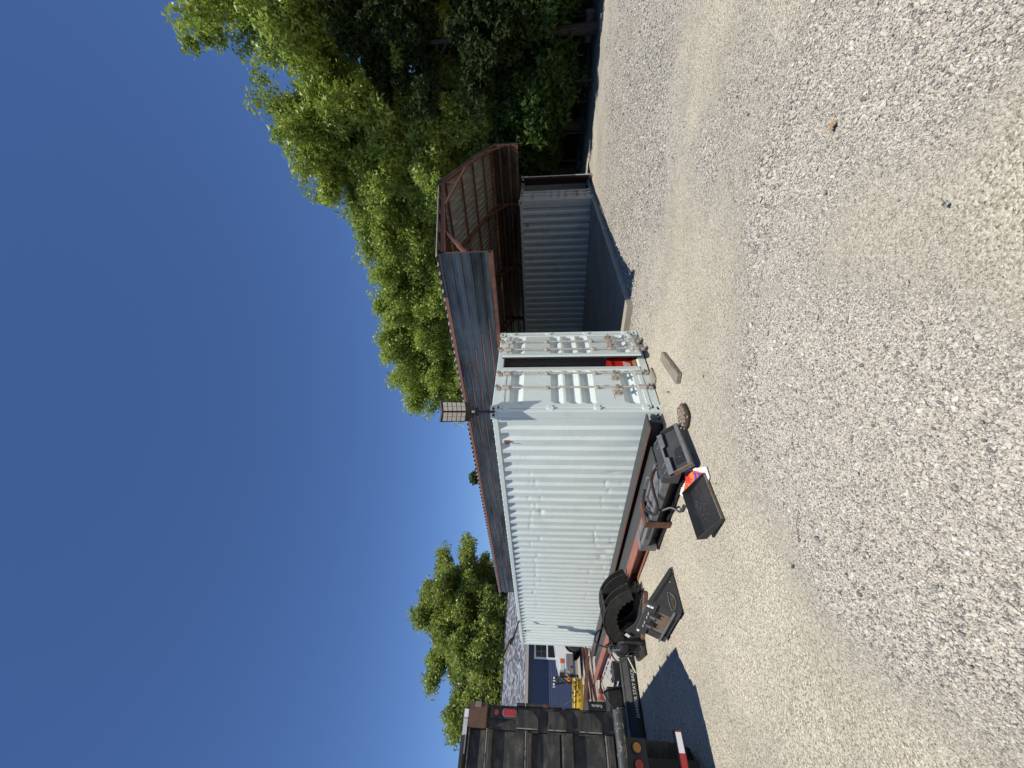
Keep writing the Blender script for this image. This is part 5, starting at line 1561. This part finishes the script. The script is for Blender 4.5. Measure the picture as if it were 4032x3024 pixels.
# roof
EY, EZ, RY_, RZ_ = HY - 0.38, 3.20, HY + 3.8, 4.90
MB().prism([(EY, EZ - 0.02), (RY_, RZ_ - 0.03), (2 * RY_ - EY, EZ - 0.02), (2 * RY_ - EY, EZ - 0.10), (EY, EZ - 0.10)], 'x', HX0 - 0.4, HX1 + 0.4).build('roof', shingles, hs)
ncr = 30
cr0 = None
sv = Vector((0, RY_ - EY, RZ_ - EZ)) / ncr
for k in range(ncr):
    if cr0 is None:
        a = Vector((0, EY, EZ)); 
        m = MB(); m.prism([(a.y - 0.01, a.z - 0.008), (a.y - 0.006, a.z + 0.012), (a.y + sv.y, a.z + sv.z + 0.002), (a.y + sv.y, a.z + sv.z - 0.008)], 'x', HX0 - 0.42, HX1 + 0.42)
        cr0 = m.build('shingle_course', shingles, hs)
    else:
        share(cr0, hs, tuple(sv * k))
MB().beam((HX0 - 0.42, RY_, RZ_ + 0.02), (HX1 + 0.42, RY_, RZ_ + 0.02), 0.25, 0.03).build('ridge_cap', shingles, hs)
MB().bx(HX0 - 0.4, HX1 + 0.4, EY - 0.018, EY + 0.0, EZ - 0.03, EZ - 0.012).build('drip_edge', trim_white, hs)
MB().bx(HX0 - 0.4, HX1 + 0.4, EY - 0.012, EY + 0.02, EZ - 0.20, EZ - 0.032).build('fascia', trim_tan, hs)
MB().bx(HX0, HX1, EY + 0.02, HY + 0.02, EZ - 0.13, EZ - 0.105).build('soffit', trim_tan, hs)
# windows
for wx in (2.72, 7.5):
    w = MB(); wz0, wz1, ww = 1.02, 2.66, 1.30
    w.bx(wx, wx + ww, HY - 0.05, HY - 0.03, wz0, wz0 + 0.09); w.bx(wx, wx + ww, HY - 0.05, HY - 0.03, wz1 - 0.10, wz1)
    w.bx(wx, wx + 0.11, HY - 0.052, HY - 0.028, wz0, wz1); w.bx(wx + ww - 0.11, wx + ww, HY - 0.052, HY - 0.028, wz0, wz1)
    w.bx(wx, wx + ww, HY - 0.054, HY - 0.03, 1.80, 1.89)
    wo = w.build('window', trim_white, hs)
    MB().bx(wx + 0.1, wx + ww - 0.1, HY - 0.035, HY - 0.029, wz0 + 0.05, 1.82).build('pane', glass_dark, wo)
    MB().bx(wx + 0.1, wx + ww - 0.1, HY - 0.0355, HY - 0.0295, 1.86, wz1 - 0.05).build('pane', glass_dark, wo)
    g = MB(); 
    for f in (0.333, 0.667): g.bx(wx + ww * f - 0.008, wx + ww * f + 0.008, HY - 0.040, HY - 0.0358, 1.88, wz1 - 0.08)
    g.bx(wx + 0.1, wx + ww - 0.1, HY - 0.041, HY - 0.0357, 2.205, 2.22); g.build('muntin', M('grey_muntin', (0.35, 0.36, 0.36), 0.5), wo)
# overhead wire in front of the left tree
wv_ = [(-20 + 60 * k / 24, 30 + 4 * k / 24, 7.4 - 1.4 * math.sin(math.pi * k / 24) * 0.6 + 0.02 * k) for k in range(25)]
tag(MB().tube(wv_, 0.012, 5).build('overhead_cable', cable_m), 'thin overhead cable sagging across the tree behind the house', 'cable')

# ================================================================== inside the near container
cr = T('storage_crate', 'red plastic storage crate standing just inside the open container door', 'crate', (1.75, 0.55, 0.165))
cx0, cx1, cy0, cy1, cz0, cz1 = 1.42, 2.05, 0.30, 0.80, 0.167, 0.62
m = MB()
m.bx(cx0, cx1, cy0, cy0 + 0.012, cz0, cz1); m.bx(cx0, cx1, cy1 - 0.012, cy1, cz0, cz1); m.bx(cx0, cx0 + 0.012, cy0 + 0.012, cy1 - 0.012, cz0, cz1); m.bx(cx1 - 0.012, cx1, cy0 + 0.012, cy1 - 0.012, cz0, cz1)
m.bx(cx0 + 0.012, cx1 - 0.012, cy0 + 0.012, cy1 - 0.012, cz0, cz0 + 0.012)
m.build('body', red_crate_m, cr)
MB().bx(cx0 - 0.02, cx1 + 0.02, cy0 - 0.02, cy0 - 0.002, cz1 - 0.05, cz1 + 0.01).build('rim', red_crate_m, cr, bevel=0.004)
for k in range(7):
    MB().bx(cx0 + 0.03 + k * 0.09, cx0 + 0.05 + k * 0.09, cy0 - 0.016, cy0 - 0.002, cz0, cz1 - 0.06).build('rib', red_crate_m, cr)
m = MB()
for k in range(5):
    m.beam((cx0 + 0.12 + k * 0.03, cy0 - 0.019, cz0 + 0.05), (cx0 + 0.18 + k * 0.03, cy0 - 0.019, cz0 + 0.19), 0.003, 0.010)
m.build('print_marks', white_decal_glint, cr)['kind'] = 'stuff'
pnl = MB(); pnl.add([(1.62, 0.98, 0.17), (2.25, 0.9, 0.17), (2.25, 0.98, 0.9), (2.0, 1.0, 0.72), (1.75, 1.02, 0.68)], [(0, 1, 2, 3, 4)]); 
pnl.add([(1.62, 1.0, 0.17), (2.25, 0.92, 0.17), (2.25, 1.0, 0.9), (2.0, 1.02, 0.72), (1.75, 1.04, 0.68)], [(4, 3, 2, 1, 0)])
tag(pnl.build('white_sack', bag_white), 'white sack slumped behind the red crate inside the container', 'sack')

# ================================================================== trees
def leaf_quads(centers, normals_up, n_per, spread, size, rng, flat=0.75):
    """leaf-sized rhombi around the cluster centres"""
    n = len(centers) * n_per
    c = np.repeat(centers, n_per, axis=0)
    off = rng.normal(0, 1, (n, 3)); off /= np.linalg.norm(off, axis=1)[:, None] + 1e-6
    off *= (rng.random((n, 1)) ** 0.45) * np.repeat(spread, n_per)[:, None]
    off[:, 2] *= flat
    p = c + off
    # leaf plane: mostly facing up and outward
    nr = rng.normal(0, 0.9, (n, 3)) + off / (np.repeat(spread, n_per)[:, None] + 1e-6) * 0.4; nr[:, 2] += 0.5
    nr /= np.linalg.norm(nr, axis=1)[:, None] + 1e-6
    a = np.cross(nr, rng.normal(0, 1, (n, 3))); a /= np.linalg.norm(a, axis=1)[:, None] + 1e-6
    b = np.cross(nr, a)
    s = size * rng.uniform(0.65, 1.35, (n, 1))
    w = s * rng.uniform(0.30, 0.48, (n, 1))
    v = np.stack([p - a * s * 0.7, p + a * s * 0.35 + b * w, p + a * s * 0.75 - b * w * 0.9], 1).reshape(-1, 3)
    f = np.arange(n * 3).reshape(-1, 3)
    return v, f

def make_tree(name, label, x, y, h, rad, mat, seed, clear=0.25, lean=(0, 0), leaves=30000, size=0.128, group='trees around the yard', trunk_r=None, forks=2, shape=1.0, cl_spread=0.68, bias=None):
    rg = random.Random(seed); rng = np.random.default_rng(seed)
    t = T(name, label, 'tree', (x, y, 0), group)
    r0 = trunk_r or 0.012 * h + 0.06
    m = MB(); base = Vector((x, y, -0.1))
    tips = []
    # leaders
    leaders = []
    for k in range(forks):
        a = 2 * math.pi * (k / forks) + rg.uniform(-.4, .4)
        sp = rad * (0.28 if forks > 1 else 0.05)
        leaders.append((math.cos(a) * sp, math.sin(a) * sp))
    fork_h = h * rg.uniform(0.26, 0.36)
    tr = [base, base + Vector((lean[0] * 0.2, lean[1] * 0.2, fork_h * 0.5)), base + Vector((lean[0] * 0.45, lean[1] * 0.45, fork_h))]
    m.tube(tr, [r0 * 1.25, r0, r0 * 0.85], 9)
    for lx, ly in leaders:
        pts = [tr[-1]]; rs = [r0 * 0.72]
        nseg = 7
        for i in range(1, nseg + 1):
            f = i / nseg
            p = base + Vector((lean[0] * (0.45 + 0.55 * f) + lx * f + rg.gauss(0, 0.14), lean[1] * (0.45 + 0.55 * f) + ly * f + rg.gauss(0, 0.14), fork_h + (h * 0.93 - fork_h) * f))
            pts.append(p); rs.append(r0 * 0.72 * (1 - 0.88 * f) + 0.012)
        m.tube(pts, rs, 7)
        # limbs along the leader
        nl = 17
        for i in range(nl):
            f = (i + rg.random()) / nl
            z = max(clear * h, fork_h * 0.8) + (h * 0.97 - max(clear * h, fork_h * 0.8)) * f
            fi = min(max((z - fork_h) / (h * 0.93 - fork_h), 0), 0.999) * nseg
            k = int(fi); p0 = pts[k].lerp(pts[min(k + 1, nseg)], fi - k)
            zz_ = (z - clear * h) / (h * (1 - clear))
            prof = (math.sin(math.pi * min(max(0.12 + 0.80 * zz_, 0), 1)) ** 0.6) * shape
            ln = rad * prof * rg.uniform(0.55, 1.05)
            a = rg.uniform(0, 2 * math.pi)
            d = Vector((math.cos(a), math.sin(a), rg.uniform(0.1, 0.75)))
            if bias: d += Vector((bias[0], bias[1], 0)) * rg.random()
            d.normalize()
            q = []
            for j in range(5):
                g = j / 4
                q.append(p0 + d * ln * g + Vector((rg.gauss(0, 0.1) * g, rg.gauss(0, 0.1) * g, -0.10 * ln * g * g)))
            lr_ = max(0.02, r0 * 0.34 * (1 - 0.7 * f))
            m.tube(q, [lr_ * (1 - 0.8 * j / 4) + 0.006 for j in range(5)], 5, cap=False)
            # twigs
            for j in range(9):
                g = rg.uniform(0.25, 1.0)
                pb = q[0].lerp(q[-1], g)
                dv = (d * 0.5 + Vector((rg.gauss(0, 1), rg.gauss(0, 1), rg.gauss(0.2, 0.6))).normalized()).normalized()
                pe = pb + dv * rg.uniform(0.5, 1.25) * min(1.1, rad * 0.3)
                m.tube([pb, pe], [0.014, 0.005], 3, cap=False)
                tips.append((pe, 0.62)); tips.append((pb.lerp(pe, 0.62), 0.75)); tips.append((pb.lerp(pe, 0.3), 0.6))
            tips.append((q[-1], 1.0))
    m.build('trunk', bark, t, smooth=True)
    cs = np.array([tuple(p - Vector((x, y, 0))) for p, _ in tips]); sp = np.array([s for _, s in tips]) * cl_spread * rng.uniform(0.7, 1.25, len(tips))
    # drop some clusters so the sky shows through
    keep = rng.random(len(cs)) < 0.9
    cs, sp = cs[keep], sp[keep]
    v, f = leaf_quads(cs, None, max(3, int(leaves * 2.2) // len(cs)), sp, size, rng)
    me = np_mesh('crown', v, f, mat, 3)
    o = bpy.data.objects.new('crown', me); COL.objects.link(o); o.parent = t; ORG[o.name] = ORG[t.name]
    return t

def polar(az, d):
    a = math.radians(az); return CAM.x + d * math.cos(a), CAM.y + d * math.sin(a)
GT = 'tall trees along the yard edge'
def tree_at(az, d, h, rad, mat, seed, label, **k):
    x, y = polar(az, d); return make_tree('broadleaf_tree', label, x, y, h, rad, mat, seed, group=GT, **k)
tree_at(-11, 20.5, 15.0, 4.6, leaf_a, 101, 'tall green tree cut off by the picture edge, farthest from the house', leaves=42000, clear=0.2)
tree_at(-3.2, 21.0, 13.9, 4.2, leaf_b, 102, 'tall leafy tree with high feathered top near the picture edge', leaves=44000, clear=0.28)
tree_at(3.2, 20.5, 13.0, 4.0, leaf_a, 103, 'tall tree with bare leaning forked trunk behind the cedar', leaves=36000, clear=0.42, lean=(-0.3, 1.6), trunk_r=0.24)
tree_at(7.8, 21.5, 12.2, 3.5, leaf_b, 104, 'tall bright green tree rising right beside the canopy end', leaves=46000, clear=0.22)
tree_at(12.6, 24.0, 12.0, 3.8, leaf_a, 105, 'rounded green tree behind the canopy gable', leaves=52000, clear=0.12, cl_spread=0.95, forks=3, size=0.14)
tree_at(17.3, 27.0, 13.0, 4.4, leaf_b, 106, 'light green tree behind the far container', leaves=52000, clear=0.12, cl_spread=0.95, forks=3, size=0.14)
tree_at(22.2, 28.0, 12.8, 4.4, leaf_a, 107, 'dense green tree behind the middle of the canopy roof', leaves=50000, clear=0.12, cl_spread=0.95, forks=3, size=0.14)
tree_at(27.2, 29.0, 13.0, 4.4, leaf_b, 115, 'green tree above the canopy roof, third from the near solar lamp', leaves=50000, clear=0.12, cl_spread=0.95, forks=3, size=0.14)
tree_at(32.0, 30.0, 13.9, 4.4, leaf_b, 108, 'broad green tree above the canopy roof, tallest of that row', leaves=50000, clear=0.12, cl_spread=0.95, forks=3, size=0.14)
tree_at(36.6, 31.0, 13.4, 4.2, leaf_a, 116, 'green tree above the canopy roof, second from the near solar lamp', leaves=46000, clear=0.12, cl_spread=0.95, forks=3, size=0.14)
tree_at(40.6, 32.0, 13.0, 3.2, leaf_b, 109, 'last green tree of the row, beside the near solar lamp', leaves=38000, clear=0.12, cl_spread=0.95, forks=3, size=0.14)
tree_at(53.6, 40.0, 9.0, 1.6, leaf_c, 110, 'small dark tree top peeping over the canopy roof', leaves=7000, clear=0.45, forks=1, size=0.2)
KL = dict(size=0.18, cl_spread=1.1, forks=3)
tree_at(70.0, 44.0, 13.4, 5.4, leaf_e, 121, 'large green tree behind the house roof, tallest beside the container', leaves=70000, clear=0.12, **KL)
tree_at(74.6, 42.0, 11.8, 3.8, leaf_e, 112, 'green tree behind the house, middle of three', leaves=42000, clear=0.15, **KL)
tree_at(80.2, 44.0, 9.8, 3.4, leaf_e, 113, 'lower green tree behind the house above the dump truck', leaves=30000, clear=0.1, **KL)
# dark cedar and understory along the edge
for i, (az, d, h, rad, lab) in enumerate(((-7.5, 18.6, 9.5, 2.6, 'dark cedar nearest the picture edge in front of the tall trees'), (-0.8, 18.9, 9.0, 2.7, 'dark cedar beside the leaning trunk'), (-15, 19, 9.8, 2.6, 'dark cedar at the outer end of the yard edge'))):
    x, y = polar(az, d)
    make_tree('cedar_tree', lab, x, y, h, rad, leaf_d, 200 + i, clear=0.05, leaves=20000, size=0.13, forks=1, group='cedars at the yard edge', cl_spread=0.5)
sh = [(-4.5, 21.5, 5.0, 1.8), (1.5, 21.5, 4.4, 1.8), (5.5, 20.6, 4.6, 1.7), (8.6, 21.5, 4.8, 1.7), (11.5, 22.6, 4.4, 1.7), (14.5, 23.0, 4.6, 1.7), (17.5, 24.0, 4.6, 1.8), (7.0, 24.0, 6.5, 2.0), (12.5, 25.5, 6.5, 2.1), (3.2, 23.5, 6.5, 2.0), (-1.8, 23.8, 6.5, 2.0), (21, 26, 5, 2), (-9.5, 22.5, 6, 2.0), (-13, 21.5, 6, 2.0), (-4.2, 18.7, 3.4, 1.6), (3.6, 19.2, 3.2, 1.5)]
labs = ['understory bush in the dark behind the first cedar', 'understory bush under the leaning trunk', 'leafy bush just beyond the leaning trunk', 'leafy bush between the leaning trunk and the far container', 'leafy bush at the gravel edge short of the far container', 'green bush right behind the open door of the far container', 'bush hidden behind the far container', 'taller bush behind the row of bushes, towards the container',
        'taller bush behind the far container door', 'taller bush behind the leaning trunk', 'taller bush behind the second cedar', 'bush behind the far side of the canopy', 'bush behind the outer cedar', 'outermost bush by the picture edge', 'low bush at the gravel edge between the two cedars', 'low bush at the foot of the leaning trunk']
for i, ((az, d, h, rad), lab) in enumerate(zip(sh, labs)):
    x, y = polar(az, d)
    make_tree('bush', lab, x, y, h, rad, leaf_c, 300 + i, clear=0.05, leaves=9000, size=0.17, forks=2, group='bushes under the trees', trunk_r=0.05, shape=1.1)
# dense wood behind
rng = np.random.default_rng(77)
wc = []
for az in np.arange(-24, 40, 1.0):
    for k in range(16):
        d = rng.uniform(26, 36) if az < 12 else rng.uniform(30, 38)
        x, y = polar(az + rng.uniform(-.5, .5), d)
        wc.append((x, y, rng.uniform(0.1, 7.0) if k < 10 else rng.uniform(0.0, 2.2)))
wc = np.array(wc)
v, f = leaf_quads(wc, None, 90, np.full(len(wc), 1.25), 0.26, rng)
me = np_mesh('woodland', v, f, leaf_c, 3)
wo = bpy.data.objects.new('woodland', me); COL.objects.link(wo); wo['kind'] = 'stuff'; wo['label'] = 'dark mass of woodland foliage far behind the trees'; wo['category'] = 'woodland'
# logs and stones at the edge of the gravel
def log(x, y, l, r, az, label, mat=bark):
    d = Vector((math.cos(az), math.sin(az), 0.02)) * l / 2
    p = Vector((x, y, r * 0.9))
    m = MB().tube([p - d, p - d * 0.4 + Vector((0, 0, .01)), p + d * 0.3, p + d], [r * 1.05, r, r * 0.95, r * 0.85], 10)
    tag(m.build('fallen_log', mat, smooth=True), label, 'log', 'logs at the gravel edge')
log(15.3, -5.1, 0.9, 0.17, 1.2, 'thick pale log end at the gravel edge by the picture edge', timber)
log(15.9, -4.0, 1.8, 0.10, 1.5, 'fallen log at the gravel edge before the cedar')
log(16.8, -2.2, 2.2, 0.09, 1.3, 'long thin fallen log at the gravel edge')
log(17.9, 0.1, 0.7, 0.10, 0.6, 'short pale log beside the far container door', timber)
log(18.2, -0.3, 0.6, 0.09, 0.9, 'second short log beside the far container door', timber)
log(17.4, -1.2, 1.3, 0.08, 1.7, 'fallen branch at the gravel edge halfway along')
# litter of twigs along the tree line
m = MB()
for _ in range(260):
    i = rd.randrange(len(edge) - 6); p = Vector((*edge[i], 0)).lerp(Vector((*edge[i + 1], 0)), rd.random()) + Vector((rd.uniform(-0.6, 1.4), rd.uniform(-.3, .3), 0.03))
    a = rd.uniform(0, 6.28); l = rd.uniform(0.1, 0.6)
    m.tube([p, p + Vector((l * math.cos(a), l * math.sin(a), rd.uniform(0, 0.12)))], 0.008, 4)
o = m.build('twig_litter', stick_m); o['kind'] = 'stuff'; o['label'] = 'dead twigs littering the edge of the gravel'; o['category'] = 'twigs'
# single leaves on the gravel
def leaf(x, y, s, mat, label, az=0.0, lift=0.02):
    R = Matrix.Translation((x, y, lift)) @ rot_z(az) @ Matrix.Rotation(0.25, 4, 'X')
    m = MB(R)
    o_ = [(0, -1.0), (0.12, -0.45), (0.75, -0.5), (0.5, 0.0), (0.85, 0.35), (0.3, 0.4), (0.0, 1.0), (-0.3, 0.4), (-0.85, 0.35), (-0.5, 0.0), (-0.75, -0.5), (-0.12, -0.45)]
    vs = [(a * s, b * s, 0.12 * s * abs(a)) for a, b in o_] + [(0, 0.05 * s, 0.0)]
    m.add(vs, [(i, (i + 1) % 12, 12) for i in range(12)])
    m.tube([(0, -0.9 * s, 0), (0.1 * s, -1.9 * s, 0.01)], 0.002, 4)
    tag(m.build('fallen_leaf', mat), label, 'leaf', 'leaves on the gravel')
leaf(-1.515, -4.215, 0.042, dry_leaf, 'curled brown dry leaf on the gravel', 0.6)
leaf(-3.246, -1.492, 0.030, green_leaf_m, 'small green leaf on the tan gravel, nearest the dump truck', 2.0)
leaf(-2.637, -4.041, 0.018, green_leaf_m, 'tiny green sprig on the tan gravel away from the truck', 1.0)
leaf(-0.9, -1.5, 0.028, M('yellow_leaf', (0.5, 0.36, 0.06), 0.7, fine=0.1), 'small yellow leaf on the gravel before the log round', 0.3)
m = MB(); m.tube([(-3.0, -1.9, 0.02), (-3.06, -1.8, 0.022), (-3.16, -1.72, 0.02)], 0.003, 5)
tag(m.build('twig', stick_m), 'thin curved twig lying on the gravel', 'twig')
m = MB(); m.tube([(0.02, -0.42, 0.012), (-0.06, -0.48, 0.03)], 0.011, 6)
tag(m.build('iron_peg', mid_grey), 'short grey peg on the gravel below the container corner', 'peg')
